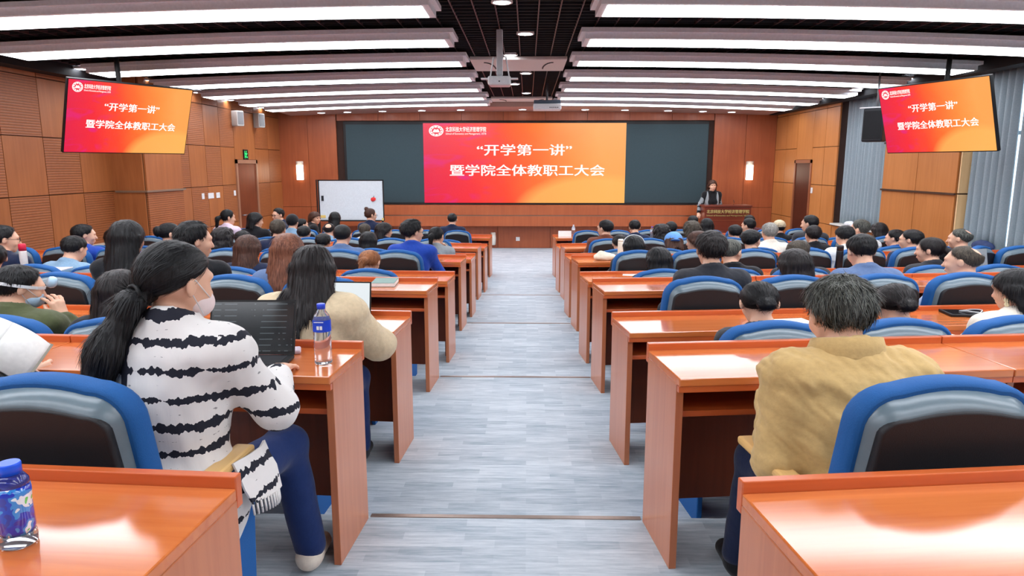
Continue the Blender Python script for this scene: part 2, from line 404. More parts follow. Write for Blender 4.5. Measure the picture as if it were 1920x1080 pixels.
for i, (u, v) in enumerate([(138, 130), (268, 151), (430, 188), (492, 202), (372, 174)]):
    p = at_z(u, v, GZ-.19); p.x = max(p.x, -6.3); dl(p, 'round downlight near the left wall, %s from the left edge' % ORD[[1, 2, 4, 5, 3][i]], 'left edge downlights')
for i, (u, v) in enumerate([(1823, 124), (1705, 148), (1608, 167), (1535, 185), (1478, 198)]):
    p = at_z(u, v, GZ-.19); p.x = min(p.x, 5.95); dl(p, 'round downlight near the right wall, %s from the right edge' % ORD[i+1], 'right edge downlights')
for i, u in enumerate([610, 658, 723, 795, 866, 979, 1093, 1165, 1243, 1306, 1358]):
    X = (u-988)*17.3/1300*1.0; dl((X, 17.3, 2.835+arc(X, .1)-.01), 'small downlight in the cream soffit, %s from the left' % ORD[i+1], 'soffit downlights')

# ------------------------------------------------------------------ video wall and screens
def slide_mat(name, w, h, s=1.0):
    m, t, b = newmat(name); N = t.nodes; L = t.links
    tc = N.new('ShaderNodeTexCoord'); sx = N.new('ShaderNodeSeparateXYZ'); L.new(tc.outputs['Object'], sx.inputs[0])
    fx = N.new('ShaderNodeMapRange'); fx.inputs[1].default_value = -w/2; fx.inputs[2].default_value = w/2; L.new(sx.outputs['X'], fx.inputs[0])
    fz = N.new('ShaderNodeMapRange'); fz.inputs[1].default_value = -h/2; fz.inputs[2].default_value = h/2; L.new(sx.outputs['Z'], fz.inputs[0])
    cb = N.new('ShaderNodeCombineXYZ'); L.new(fx.outputs[0], cb.inputs[0]); L.new(fz.outputs[0], cb.inputs[1])
    nz = N.new('ShaderNodeTexNoise'); nz.inputs['Scale'].default_value = 2.2; nz.inputs['Detail'].default_value = 3; nz.inputs['Distortion'].default_value = 1.2
    L.new(cb.outputs[0], nz.inputs['Vector'])
    a = N.new('ShaderNodeMath'); a.operation = 'MULTIPLY_ADD'; a.inputs[1].default_value = .16; L.new(nz.outputs['Fac'], a.inputs[0]); L.new(fx.outputs[0], a.inputs[2])
    z2 = N.new('ShaderNodeMath'); z2.operation = 'MULTIPLY_ADD'; z2.inputs[1].default_value = .06; L.new(fz.outputs[0], z2.inputs[0]); L.new(a.outputs[0], z2.inputs[2])
    cr = N.new('ShaderNodeValToRGB'); e = cr.color_ramp; e.elements[0].position = .08; e.elements[0].color = (*lin((226, 24, 70)), 1)
    e.elements[1].position = 1.05 if False else 1; e.elements[1].color = (*lin((254, 166, 82)), 1)
    for p, c in ((.3, (244, 40, 52)), (.48, (252, 70, 40)), (.66, (252, 112, 44)), (.84, (253, 146, 62))):
        q = e.elements.new(p); q.color = (*lin(c), 1)
    L.new(z2.outputs[0], cr.inputs[0])
    # golden mound at the lower right
    d1_ = N.new('ShaderNodeVectorMath'); d1_.operation = 'SUBTRACT'; L.new(cb.outputs[0], d1_.inputs[0]); d1_.inputs[1].default_value = (.85, -.12, 0)
    d2_ = N.new('ShaderNodeVectorMath'); d2_.operation = 'MULTIPLY'; L.new(d1_.outputs[0], d2_.inputs[0]); d2_.inputs[1].default_value = (2.6, 2.1, 0)
    ln = N.new('ShaderNodeVectorMath'); ln.operation = 'LENGTH'; L.new(d2_.outputs[0], ln.inputs[0])
    ms = N.new('ShaderNodeMapRange'); ms.inputs[1].default_value = 1.08; ms.inputs[2].default_value = .85; ms.inputs[3].default_value = 0; ms.inputs[4].default_value = .75; L.new(ln.outputs['Value'], ms.inputs[0])
    mx = N.new('ShaderNodeMix'); mx.data_type = 'RGBA'; L.new(ms.outputs[0], mx.inputs[0]); L.new(cr.outputs[0], mx.inputs[6]); mx.inputs[7].default_value = (*lin((255, 186, 94)), 1)
    # magenta wisps on the left
    n2 = N.new('ShaderNodeTexNoise'); n2.inputs['Scale'].default_value = 4; n2.inputs['Distortion'].default_value = 2; L.new(cb.outputs[0], n2.inputs['Vector'])
    w1 = N.new('ShaderNodeMapRange'); w1.inputs[1].default_value = .5; w1.inputs[2].default_value = .7; w1.inputs[4].default_value = .85; L.new(n2.outputs['Fac'], w1.inputs[0])
    w2 = N.new('ShaderNodeMapRange'); w2.inputs[1].default_value = .42; w2.inputs[2].default_value = .15; L.new(fx.outputs[0], w2.inputs[0])
    w3 = N.new('ShaderNodeMath'); w3.operation = 'MULTIPLY'; L.new(w1.outputs[0], w3.inputs[0]); L.new(w2.outputs[0], w3.inputs[1])
    m2 = N.new('ShaderNodeMix'); m2.data_type = 'RGBA'; L.new(w3.outputs[0], m2.inputs[0]); L.new(mx.outputs[2], m2.inputs[6]); m2.inputs[7].default_value = (*lin((228, 30, 130)), 1)
    b.inputs['Base Color'].default_value = (.01, .01, .01, 1); b.inputs['Roughness'].default_value = .25
    L.new(m2.outputs[2], b.inputs['Emission Color']); b.inputs['Emission Strength'].default_value = s
    return m
TXT = emit('screen_white', (255, 250, 246), 1.0, (20, 20, 20))
SCRW = .80
def slide(parent, w, h, y=-.004, thin=False):
    """picture area plus its writing, facing -y, centred on the parent origin"""
    o = box('picture', -w/2, w/2, y, y+.004, -h/2, h/2, slide_mat('slide', w, h, SCRW), parent)
    yy = y-.002; sx = 1.36 if not thin else 1.0
    def line(name, txt, size, width, x, z, bold=0):
        o_ = text(name, txt, size, TXT, o, (0, yy, z), bold=bold, ext=.0004)
        xs = [v.co.x for v in o_.data.vertices]; o_.scale.x = width/(max(xs)-min(xs)); o_.location.x = x-(max(xs)+min(xs))/2*o_.scale.x
    line('title_line', '“开学第一讲”', h*(.15 if not thin else .125), w*(.47 if not thin else .45), 0, h*.155, h*.0026)
    line('title_line', '暨学院全体教职工大会', h*(.15 if not thin else .125), w*(.77 if not thin else .74), .014*w, -h*.10, h*.0026)
    line('school_name', '北京科技大学经济管理学院', h*.066, w*.20, -w*.288, h*.418, h*.001)
    line('school_name', 'School of Economics and Management, USTB', h*.032, w*.20, -w*.288, h*.368)
    # ring emblem with three peaks
    bm = new_bm(); cx, cz = -w*.435, h*.405; ra = h*.068; n = 40
    for r1, r2 in ((ra, ra*.86), (ra*.80, ra*.60)):
        vs = [[bm.verts.new((cx+sx*r*math.cos(2*math.pi*i/n), yy, cz+r*math.sin(2*math.pi*i/n))) for i in range(n)] for r in (r1, r2)]
        for i in range(n):
            if r1 < ra and i % 4 == 0: continue
            bm.faces.new((vs[0][i], vs[0][(i+1) % n], vs[1][(i+1) % n], vs[1][i]))
    for poly in ([(-.5, -.28), (-.28, .3), (-.12, .3), (-.05, .05), (-.12, -.28)], [(-.08, -.28), (-.02, .3), (.02, .3), (.08, -.28)], [(.5, -.28), (.28, .3), (.12, .3), (.05, .05), (.12, -.28)]):
        bm.faces.new([bm.verts.new((cx+sx*ra*px, yy, cz+ra*pz)) for px, pz in poly])
    obj('emblem', bm, TXT, o)
    return o
SL = at(643, 228, WALLY-.06); SR = at(1323, 384, WALLY-.06)
r = thing('video_wall', 'wide black LED video wall on the front wall showing a red and orange slide', 'screen', ((SL.x+SR.x)/2, WALLY-.02, (SL.z+SR.z)/2))
ww, wh = SR.x-SL.x, SL.z-SR.z
box('cabinet', -ww/2, ww/2, -.03, .016, -wh/2, wh/2, mat('led_frame', (16, 16, 18), .5), r)
box('dark_screen', -ww/2+.06, ww/2-.02, -.04, -.028, -wh/2+.05, wh/2-.07, mat('led_off', (52, 70, 76), .55, spec=.3), r)
q0, q1 = at(793, 231, WALLY-.06), at(1170.5, 380.5, WALLY-.06)
sw = q1.x-q0.x; sh = q0.z-q1.z
o = slide(r, sw, sh, -.05); o.location = ((q0.x+q1.x)/2-r.location.x, 0, (q0.z+q1.z)/2-r.location.z)
def hung_tv(name, label, side, cx, cy, cz, rz, tilt, w=1.62, h=.93):
    r = thing(name, label, 'television', (cx, cy, cz), rz); r.rotation_euler = Euler((tilt, 0, rz), 'XYZ')
    box('casing', -w/2-.012, w/2+.012, .0, .05, -h/2-.014, h/2+.012, BLACK, r, .006)
    o = slide(r, w, h, -.004, True)
    box('mount_plate', -.22, .22, .05, .12, -.2, .2, BLACK, r)
    return r
hung_tv('television', 'hanging television showing the red slide beside the left wall', -1, -4.907, 8.724, 2.057, 1.009, .358, 1.5, .86)
hung_tv('television', 'hanging television showing the red slide beside the right windows', 1, 5.044, 8.954, 2.077, -1.204, .311, 1.5, .86)
for s, (x, y, z) in ((-1, (-4.907, 8.724, 2.057)), (1, (5.044, 8.954, 2.077))):
    bm = new_bm(); tube(bm, [(x+s*.16, y+.1, z+.1), (x+s*.2, y+.13, 3.01)], .03, 10)
    bx(bm, x+s*.2-.1, x+s*.2+.1, y+.03, y+.23, 3.0, 3.02)
    tv = [q for q in COL.objects if q.name.startswith('television') and q.type == 'EMPTY' and (q.location.x > 0) == (s > 0)][0]
    bpy.context.view_layer.update()
    o = obj('ceiling_pole', bm, BLACK, tv); o.matrix_parent_inverse = tv.matrix_world.inverted()

# ------------------------------------------------------------------ desks
def make_desk(w, label):
    r = thing('lecture_desk', label, 'desk', (0, 0, 0), 0, 'lecture hall desks')
    box('tabletop', 0, w, -DD, -.028, .722, .752, TOPW, r, .004)
    box('apron', .0, w, -DD+.004, -DD+.022, .70, .722, EDGEW, r)
    bm = new_bm(); bx(bm, 0, w, -.028, 0, .70, .78); obj('raised_lip', bm, EDGEW, r, bevel=.003)
    for a in (0, w-.028): box('side_panel', a, a+.028, -DD+.03, -.028, 0, .722, SIDEW, r, .002)
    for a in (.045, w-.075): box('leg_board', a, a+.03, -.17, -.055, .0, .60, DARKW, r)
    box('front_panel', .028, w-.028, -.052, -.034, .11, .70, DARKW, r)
    box('shelf', .028, w-.028, -.36, -.055, .59, .612, EDGEW, r, .002)
    for a in (.30, w-.42): box('outlet_plate', a, a+.12, -.060, -.052, .63, .69, mat('outlet_grey', (120, 122, 124), .5), r)
    return r
SEGW = 1.275
def frame_of(side, k):
    """origin on the aisle end of the lip of row k and the outward direction"""
    if side > 0: return Vector((XR, ROWY[k], LZ[LEV[k]])), math.atan(SKR)
    return Vector((XL, ROWY[k], LZ[LEV[k]])), math.atan(SKL)
DESK = None; desk_rows = {}
for k in range(10):
    for side in (1, -1):
        o0, th = frame_of(side, k)
        for j in range(4):
            s = j*SEGW
            X = o0.x+side*s
            u = seen((X, ROWY[k]+ (SKR if side > 0 else SKL)*s, LZ[LEV[k]]+.75))[0]
            if u > 2000 or u < -80: continue
            if k == 0 and j > 0: continue
            lab = 'glossy cherry-wood lecture desk, %s from the aisle, %s block, %s row from the camera' % (ORD[j+1], 'right' if side > 0 else 'left', ORD[k+1])
            if side > 0: loc = o0+Vector((math.cos(th)*s, math.sin(th)*s, 0)); rz = th
            else: loc = o0+Vector((-math.cos(th)*(s+SEGW), math.sin(th)*(s+SEGW), 0)); rz = -th
            if DESK is None: DESK = make_desk(SEGW-.004, lab); DESK.location = loc; DESK.rotation_euler = (0, 0, rz)
            else: dup(DESK, loc, rz, lab)
def desk_pt(side, k, s, back=.2, z=.752):
    """point on the desk top of row k, s metres from the aisle end, back metres behind the lip"""
    o0, th = frame_of(side, k)
    return o0+Vector((side*(math.cos(th)*s+math.sin(th)*back), math.sin(th)*s-math.cos(th)*back, z))

# ------------------------------------------------------------------ chairs
def back_outline(w0, w1, z0, z1, r, n=7):
    pts = []
    for i in range(n+1):
        a = math.pi/2*i/n; pts.append((w1/2-r+r*math.cos(a), z1-r+r*math.sin(a)))
    top = pts  # right shoulder from side to top
    right = [(w0/2, z0)]+[(w0/2+(w1/2-w0/2)*t, z0+(z1-r-z0)*t) for t in (.35, .7)]+top
    mid = [(x, z1+.018*(1-(x/(w1/2-r))**2)) for x in np.linspace(w1/2-r, -(w1/2-r), 9)[1:-1]]
    return right+mid+[(-x, z) for x, z in right[::-1]]
def loft(bm, outs, mi=0, caps=True):
    rings = [[bm.verts.new((x, y, z)) for x, z in o] for y, o in outs]; n = len(rings[0])
    for k in range(len(rings)-1):
        for i in range(n):
            f = bm.faces.new((rings[k][i], rings[k][(i+1) % n], rings[k+1][(i+1) % n], rings[k+1][i])); f.smooth = True; f.material_index = mi
    if caps:
        bm.faces.new(rings[0]).material_index = mi; bm.faces.new(rings[-1][::-1]).material_index = mi
def scale_out(o, d):
    """inset a closed outline by d along its normals"""
    n = len(o); out = []
    for i in range(n):
        (x0, z0), (x, z), (x1, z1) = o[i-1], o[i], o[(i+1) % n]
        e0 = Vector((x-x0, z-z0)).normalized(); e1 = Vector((x1-x, z1-z)).normalized(); t = e0+e1
        t = t.normalized() if t.length > .2 else e0
        nn = Vector((-t.y, t.x)); k = 1/max(.6, nn.dot(Vector((-e0.y, e0.x)))) if t.length else 1
        out.append((x+nn.x*d*k, z+nn.y*d*k))
    return out
def make_chair(label):
    r = thing('lecture_chair', label, 'chair', (0, 0, 0), 0, 'blue lecture hall chairs')
    # local: +y toward the desk, origin on the floor under the seat middle; back rises at y = -.24
    O = back_outline(.56, .49, .42, .942, .11)
    def shear(bm, k=.10):
        for v in bm.verts: v.co.y += -(v.co.z-.45)*k+.0
    bm = new_bm()
    loft(bm, [(-.285, scale_out(O, .012)), (-.275, scale_out(O, .0)), (-.225, scale_out(O, -.003)), (-.20, scale_out(O, .012)), (-.19, scale_out(O, .05))])
    shear(bm); obj('back_cushion', bm, BLUEF, r)
    bm = new_bm()
    loft(bm, [(-.330, scale_out(O, .062)), (-.328, scale_out(O, .052)), (-.287, scale_out(O, .022)), (-.27, scale_out(O, .020))])
    shear(bm); obj('back_shell', bm, GREYS, r)
    O2 = [(x*1.13, z) for x, z in scale_out(O, .062)]
    bm = new_bm(); loft(bm, [(-.335, scale_out(O2, .008)), (-.332, O2), (-.30, O2)]); shear(bm); obj('back_panel', bm, DARKP, r)
    bm = new_bm(); bx(bm, -.25, .25, -.2, .24, .36, .46); obj('seat', bm, BLUEF, r, bevel=.04, seg=4)
    for s in (-1, 1):
        p = [(-.24, .0), (.06, .0), (.10, .48), (.08, .60), (-.24, .60)]
        bm = new_bm(); a, b_ = s*.262, s*.288
        va = [bm.verts.new((a, y, z)) for y, z in p]; vb = [bm.verts.new((b_, y, z)) for y, z in p]
        bm.faces.new(va); bm.faces.new(vb[::-1])
        for i in range(5): bm.faces.new((va[i], vb[i], vb[(i+1) % 5], va[(i+1) % 5]))
        obj('side_panel', bm, BLUEF, r, bevel=.006)
        bm = new_bm(); bx(bm, s*.275-.032, s*.275+.032, -.25, .085, .60, .628)
        obj('armrest', bm, ARMW, r, bevel=.01)
    return r
CHY = -.415-.40      # chair origin relative to the lip of its desk row
CHAIR = None; chairs = {}
def chair_xy(side, k, j):
    o0, th = frame_of(side, k)
    s = (.545 if side > 0 else .555)+.562*j
    b_ = -CHY
    return Vector((o0.x+side*(math.cos(th)*s+math.sin(th)*b_*.0), o0.y+math.sin(th)*s-b_, o0.z)), side*th
for k in range(1, 10):
    for side in (1, -1):
        for j in range(8):
            p, rz = chair_xy(side, k, j)
            u = seen((p.x, p.y, p.z+.7))[0]
            if u > 1960 or u < -40: continue
            lab = 'blue cushioned lecture chair, %s seat from the aisle, %s block, %s row from camera' % (ORD[j+1], 'right' if side > 0 else 'left', ORD[k+1])
            extra = 0
            if side > 0 and (k, j) in ((5, 6), (3, 5), (4, 6)): extra = .5
            if CHAIR is None: CHAIR = make_chair(lab); CHAIR.location = p; CHAIR.rotation_euler = (0, 0, rz+extra)
            else:
                c_ = dup(CHAIR, p, rz+extra, lab)
                if (k, side, j) == (1, -1, 0):     # the aisle chair's arm stands wider
                    for q_ in c_.children:
                        if q_.name.startswith(('armrest', 'side_panel')) and q_.data.vertices[0].co.x > 0: q_.location.x += .055
# ================================================================== PEOPLE
def A(*v): return np.array(v, float)
def smin(a, b, k):
    h = np.clip(.5+.5*(b-a)/k, 0, 1); return b+(a-b)*h-k*h*(1-h)
def smax(a, b, k): return -smin(-a, -b, k)
def cone(a, b, r1, r2):
    a, b = A(*a), A(*b); ab = b-a; L2 = (ab@ab)+1e-12
    def f(p):
        t = np.clip(((p-a)@ab)/L2, 0, 1); return np.linalg.norm(p-a-t[:, None]*ab, axis=1)-(r1+(r2-r1)*t)
    return f
def ell(c, r, R=None):
    c, r = A(*c), A(*r)
    def f(p):
        q = p-c
        if R is not None: q = q@R
        k0 = np.linalg.norm(q/r, axis=1); k1 = np.linalg.norm(q/(r*r), axis=1)+1e-9; return k0*(k0-1)/k1
    return f
def U(fs, k):
    def f(p):
        d = fs[0](p)
        for g in fs[1:]: d = smin(d, g(p), k)
        return d
    return f
def ridge(p, s, seed=0):
    r = np.random.RandomState(seed); d = np.zeros(len(p))
    for i in range(5):
        v = r.randn(3); v /= np.linalg.norm(v); w = r.randn(3)*.6
        d += np.sin((p@v)*s*(1+.5*i)+2*np.sin((p@w)*s*.5+i)+r.rand()*6)/(1+.5*i)
    return d/3
def rotm(pitch=0, yaw=0, roll=0):
    """head pose: pitch forward, yaw to the left, roll"""
    return np.array(Euler((-pitch, roll, yaw), 'XYZ').to_matrix())
def loc(f, c, R):
    c = A(*c)
    return lambda p: f((p-c)@R/HSC)*HSC
def net(f, lo, hi, h):
    """smooth isosurface of f on a grid of step h"""
    lo = A(*lo); hi = A(*hi); H = 4*h
    nc = np.ceil((hi-lo)/H).astype(int)+1
    ax = [lo[i]+H*(np.arange(nc[i])+.375) for i in range(3)]
    g = np.stack(np.meshgrid(*ax, indexing='ij'), -1).reshape(-1, 3)
    cd = f(g).reshape(nc)
    n = nc*4
    big = np.repeat(np.repeat(np.repeat(cd, 4, 0), 4, 1), 4, 2).astype(np.float32)
    m = np.abs(big) < H*1.5
    ix = np.argwhere(m); pts = lo+ix*h
    big[m] = f(pts)
    ins = big < 0
    c = [ins[i:n[0]-1+i, j:n[1]-1+j, k:n[2]-1+k] for i in (0, 1) for j in (0, 1) for k in (0, 1)]
    s = sum(x.astype(np.int8) for x in c); act = np.argwhere((s > 0) & (s < 8))
    if len(act) == 0: return np.zeros((0, 3)), np.zeros((0, 4), int)
    idx = -np.ones(n, int); idx[act[:, 0], act[:, 1], act[:, 2]] = np.arange(len(act))
    acc = np.zeros((len(act), 3)); cnt = np.zeros(len(act))
    corners = [(i, j, k) for i in (0, 1) for j in (0, 1) for k in (0, 1)]
    val = [big[act[:, 0]+i, act[:, 1]+j, act[:, 2]+k] for i, j, k in corners]
    for a in range(8):
        for b in range(a+1, 8):
            d = np.abs(np.array(corners[a])-np.array(corners[b]))
            if d.sum() != 1: continue
            x = (val[a] < 0) != (val[b] < 0); t = val[a]/(val[a]-val[b]+1e-12)
            pos = np.array(corners[a])+t[:, None]*(np.array(corners[b])-np.array(corners[a]))
            acc[x] += pos[x]; cnt[x] += 1
    V = lo+(act+acc/cnt[:, None])*h
    Q = []
    for ax_ in range(3):
        e = [0, 0, 0]; e[ax_] = 1
        sl1 = tuple(slice(0, n[i]-e[i]) for i in range(3)); sl2 = tuple(slice(e[i], n[i]) for i in range(3))
        ch = ins[sl1] != ins[sl2]; w = np.argwhere(ch)
        u_, v_ = (ax_+1) % 3, (ax_+2) % 3
        w = w[(w[:, u_] > 0) & (w[:, v_] > 0)]
        fl = ins[tuple(w.T)]
        du = np.zeros(3, int); du[u_] = 1; dv = np.zeros(3, int); dv[v_] = 1
        q = np.stack([idx[tuple((w-o).T)] for o in (du+dv, dv, 0*du, du)], 1)
        q[~fl] = q[~fl][:, ::-1]; q = q[(q >= 0).all(1)]; Q.append(q)
    return V, np.concatenate(Q)
def mesh_of(name, parts, mats):
    V = []; Q = []; o = 0
    for v, q in parts: V.append(v); Q.append(q+o); o += len(v)
    V = np.concatenate(V); Q = np.concatenate(Q)
    me = bpy.data.meshes.new(name); me.vertices.add(len(V)); me.vertices.foreach_set('co', V.astype(np.float32).ravel())
    me.loops.add(Q.size); me.loops.foreach_set('vertex_index', Q.astype(np.int32).ravel())
    me.polygons.add(len(Q)); me.polygons.foreach_set('loop_start', np.arange(0, Q.size, 4, dtype=np.int32))
    me.polygons.foreach_set('use_smooth', np.ones(len(Q), bool)); me.update(calc_edges=True)
    for m in mats: me.materials.append(m)
    return me

# ---- head, in its own frame: centre of the skull, face toward +y
def head_sdf():
    base = U([ell((0, -.012, .02), (.073, .093, .084)), ell((0, .03, -.03), (.058, .062, .082)), cone((0, .045, -.085), (0, .06, -.088), .032, .022)], .03)
    nose = cone((0, .088, .0), (0, .104, -.032), .007, .012)
    brow = cone((-.03, .078, .022), (.03, .078, .022), .011, .011)
    cheek = U([ell((s*.035, .06, -.03), (.02, .022, .022)) for s in (-1, 1)], .01)
    lips = U([ell((0, .09, -.060), (.022, .010, .006)), ell((0, .089, -.069), (.018, .010, .006))], .004)
    ears = U([ell((s*.077, -.006, -.008), (.009, .018, .031), np.array(Euler((0, 0, s*.35)).to_matrix())) for s in (-1, 1)], .01)
    eyes = [ell((s*.031, .092, .003), (.017, .012, .010)) for s in (-1, 1)]
    def f(p):
        d = smin(base(p), brow(p), .02); d = smin(d, cheek(p), .02); d = smin(d, nose(p), .012); d = smin(d, lips(p), .006)
        for e in eyes: d = smax(d, -e(p), .012)
        return smin(d, ears(p), .008)
    return f
HEAD = head_sdf()
# ---- hair, in the head frame
def hair_sdf(kind):
    cap = ell((0, -.016, .026), (.086, .106, .093))
    def fuzz(p, a, s=160, z=.25): return a*ridge(p*A(1, 1, z), s, 3)
    def short(p, low=-.092, puff=0, side=.8, tuft=.0035):
        d = cap(p)-puff-fuzz(p, tuft, 90, 1)
        y = p[:, 1]; line = low+np.clip((y+.07)*side*1.4, 0, .13)+np.clip((y-.04)*2.2, 0, .10)
        line = line+.004*ridge(p, 140, 6)
        d = d+(.011+puff*.9)*np.clip(1-(p[:, 2]-line)/(.06+puff*3), 0, 1)**1.2
        return smax(d, (line-p[:, 2])*.6, .008)
    if kind == 'short': return short, (-.11, -.15, -.12), (.11, .12, .15)
    if kind == 'tousled': return (lambda p: short(p, -.088, .008, .8, .006)), (-.12, -.16, -.12), (.12, .13, .16)
    if kind == 'buzz': return (lambda p: short(p, -.085, -.005, .8, .001)), (-.11, -.15, -.12), (.11, .12, .15)
    if kind == 'thin':
        crown = ell((.012, -.092, .085), (.055, .050, .053))
        return (lambda p: smax(short(p, -.062, -.004, .75, .0015), -crown(p), .01)), (-.11, -.15, -.12), (.11, .12, .15)
    def tight(p, low=-.07, a=.0015):
        d = ell((0, -.012, .024), (.0815, .101, .091))(p)-fuzz(p, a, 120, 1)
        y = p[:, 1]; line = low+np.clip((y+.06)*.5, 0, .15)+np.clip((y-.03)*2.4, 0, .12)
        d = d+.006*np.clip(1-(p[:, 2]-line)/.05, 0, 1)
        return smax(d, (line-p[:, 2])*.6, .008)
    if kind == 'bun':
        b = ell((.0, -.112, -.03), (.042, .034, .036))
        return (lambda p: smin(tight(p), b(p)-fuzz(p, .003, 130, 1), .012)), (-.12, -.18, -.12), (.12, .12, .15)
    if kind == 'topbun':
        b = ell((-.02, -.075, .10), (.034, .034, .03))
        return (lambda p: smin(tight(p), b(p)-fuzz(p, .003, 130, 1), .012)), (-.12, -.18, -.12), (.12, .12, .17)
    if kind == 'tail':
        t = U([cone((0, -.10, .0), (0, -.145, -.03), .026, .03), cone((0, -.145, -.03), (0, -.15, -.15), .03, .016)], .02)
        return (lambda p: smin(tight(p), t(p)-fuzz(p, .004, 200, .1), .012)), (-.12, -.22, -.2), (.12, .12, .15)
    if kind == 'clip':
        t = U([ell((0, -.11, .02), (.045, .035, .055))], .02)
        return (lambda p: smin(tight(p), t(p)-fuzz(p, .004, 150, .3), .012)), (-.12, -.2, -.12), (.12, .12, .15)
    if kind in ('bob', 'long', 'wavy', 'verylong'):
        L = {'bob': -.13, 'long': -.26, 'wavy': -.15, 'verylong': -.34}[kind]; amp = .009 if kind == 'wavy' else .004
        w = .098 if kind != 'wavy' else .108
        def f(p):
            q = p.copy(); z = q[:, 2]; dn = np.clip(-z, 0, 1)
            q[:, 1] += dn*.10; q[:, 0] /= (1+dn*(.35 if L > -.2 else .55 if L > -.3 else 1.0))
            d = ell((0, -.018, .024), (w*.93, .112, .096))(p)
            k = np.sqrt((q[:, 0]/(w))**2+((q[:, 1]+.04)/.085)**2); body = (k-1)*.085
            body = smax(body, z-.02, .03)
            body = smax(body, (L+.02*np.sin(q[:, 0]*50))-z, .03)
            d = smin(d, body, .03)-fuzz(p, amp, 170 if kind != 'wavy' else 90, .07 if kind != 'wavy' else .6)
            # open the face and the front of the neck
            fc = ell((0, .10, -.05), (.062, .085, .092)); d = smax(d, -fc(p), .012)
            return smax(d, (p[:, 1]-.05)-np.clip((z-.02)*1.2, -.1, .1), .02)
        return f, (-.17, -.22, L-.06), (.17, .12, .16)
HAIRM = {}
def strands(f, V, kind, n=2600, seed=4, wd=.0011, lift=.16):
    """thin locks lying on the hair surface and breaking its outline"""
    r = np.random.RandomState(seed); p0 = V[r.randint(0, len(V), n)]+r.randn(n, 3)*.002
    e = .002; N_ = np.stack([f(p0+A(*(e*np.eye(3)[i])))-f(p0-A(*(e*np.eye(3)[i]))) for i in range(3)], 1); N_ /= np.linalg.norm(N_, axis=1)[:, None]+1e-9
    long_ = kind in ('long', 'verylong', 'bob', 'wavy', 'tail', 'lock', 'pony')
    crown = A(0, -.05, .105)
    t = (p0-crown); t = t*A(1, 1, 1.2 if not long_ else 1)+A(0, 0, -.05 if not long_ else -.12)
    if kind in ('bun', 'topbun', 'clip'): t = A(0, -.10, -.02)-p0
    if kind == 'pony':
        t = np.where(((p0[:, 2] > -.07) & (p0[:, 1] > -.118))[:, None], A(-.005, -.118, -.045)-p0, A(-.03, -.03, -.3)+0*p0)
    if kind in ('short', 'tousled', 'buzz', 'thin'): t = t+r.randn(n, 3)*(.012 if kind != 'tousled' else .03)
    t = t-N_*(t*N_).sum(1)[:, None]; t /= np.linalg.norm(t, axis=1)[:, None]+1e-9
    L_ = {'short': .026, 'tousled': .036, 'buzz': .008, 'thin': .018}.get(kind, .05)*(.6+.8*r.rand(n))
    if kind in ('bun', 'topbun', 'clip'): L_ *= .7
    lf = (lift if not long_ and kind not in ('bun', 'topbun', 'clip', 'tail') else .05)*(.3+r.rand(n))
    kc = np.where((p0[:, 2] > .0), 5.2, 1.0)
    side_ = np.cross(t, N_); P_ = []
    for s in (0, .33, .66, 1):
        d = (L_*s)[:, None]; P_.append(p0-N_*.001+t*d+N_*(lf[:, None]*d)-N_*(kc[:, None]*d*d)*.9)
    VV = np.empty((n, 8, 3)); 
    for i, s in enumerate((1, .9, .6, .15)):
        VV[:, 2*i] = P_[i]+side_*wd*s; VV[:, 2*i+1] = P_[i]-side_*wd*s
    b = (np.arange(n)*8)[:, None]
    Q = np.concatenate([b+np.array([[2*i, 2*i+1, 2*i+3, 2*i+2]]) for i in range(3)])
    return VV.reshape(-1, 3), Q
def hair_mesh(kind, h=.0055):
    if kind not in HAIRM:
        f, lo, hi = hair_sdf(kind); pr = net(f, lo, hi, h)
        HAIRM[kind] = mesh_of('hair', [pr, strands(f, pr[0], kind)], [HAIR['black']])
    return HAIRM[kind]
def hairmat(name, rgb, rgb2, rough=.5):
    m, t, b = newmat(name); N = t.nodes; L = t.links
    tc = N.new('ShaderNodeTexCoord'); mp = N.new('ShaderNodeMapping'); mp.inputs['Scale'].default_value = (190, 190, 9); L.new(tc.outputs['Object'], mp.inputs[0])
    nz = N.new('ShaderNodeTexNoise'); nz.inputs['Scale'].default_value = 1; nz.inputs['Detail'].default_value = 3; nz.inputs['Distortion'].default_value = .4; L.new(mp.outputs[0], nz.inputs['Vector'])
    cr = N.new('ShaderNodeValToRGB'); cr.color_ramp.elements[0].position = .35; cr.color_ramp.elements[1].position = .75
    cr.color_ramp.elements[0].color = (*lin(rgb), 1); cr.color_ramp.elements[1].color = (*lin(rgb2), 1); L.new(nz.outputs['Fac'], cr.inputs[0]); L.new(cr.outputs[0], b.inputs['Base Color'])
    bp = N.new('ShaderNodeBump'); bp.inputs['Strength'].default_value = .55; bp.inputs['Distance'].default_value = .002; L.new(nz.outputs['Fac'], bp.inputs['Height']); L.new(bp.outputs[0], b.inputs['Normal'])
    b.inputs['Roughness'].default_value = rough; b.inputs['Specular IOR Level'].default_value = .32
    return m
HAIR = dict(black=hairmat('hair_black', (8, 8, 9), (26, 26, 29)), soft=hairmat('hair_soft_black', (16, 13, 13), (42, 34, 34)), brown=hairmat('hair_brown', (52, 30, 22), (100, 64, 48)),
            chestnut=hairmat('hair_chestnut', (92, 52, 36), (152, 96, 70)), ginger=hairmat('hair_light_brown', (122, 66, 34), (196, 132, 84)), grey=hairmat('hair_grey', (110, 108, 102), (190, 188, 180), .6),
            salt=hairmat('hair_salt', (20, 21, 21), (120, 122, 112), .55), olive=hairmat('hair_dull_brown', (46, 40, 34), (98, 88, 74), .6))
SKIN = mat('skin', (226, 178, 150), .5, noise=.03, scale=30)
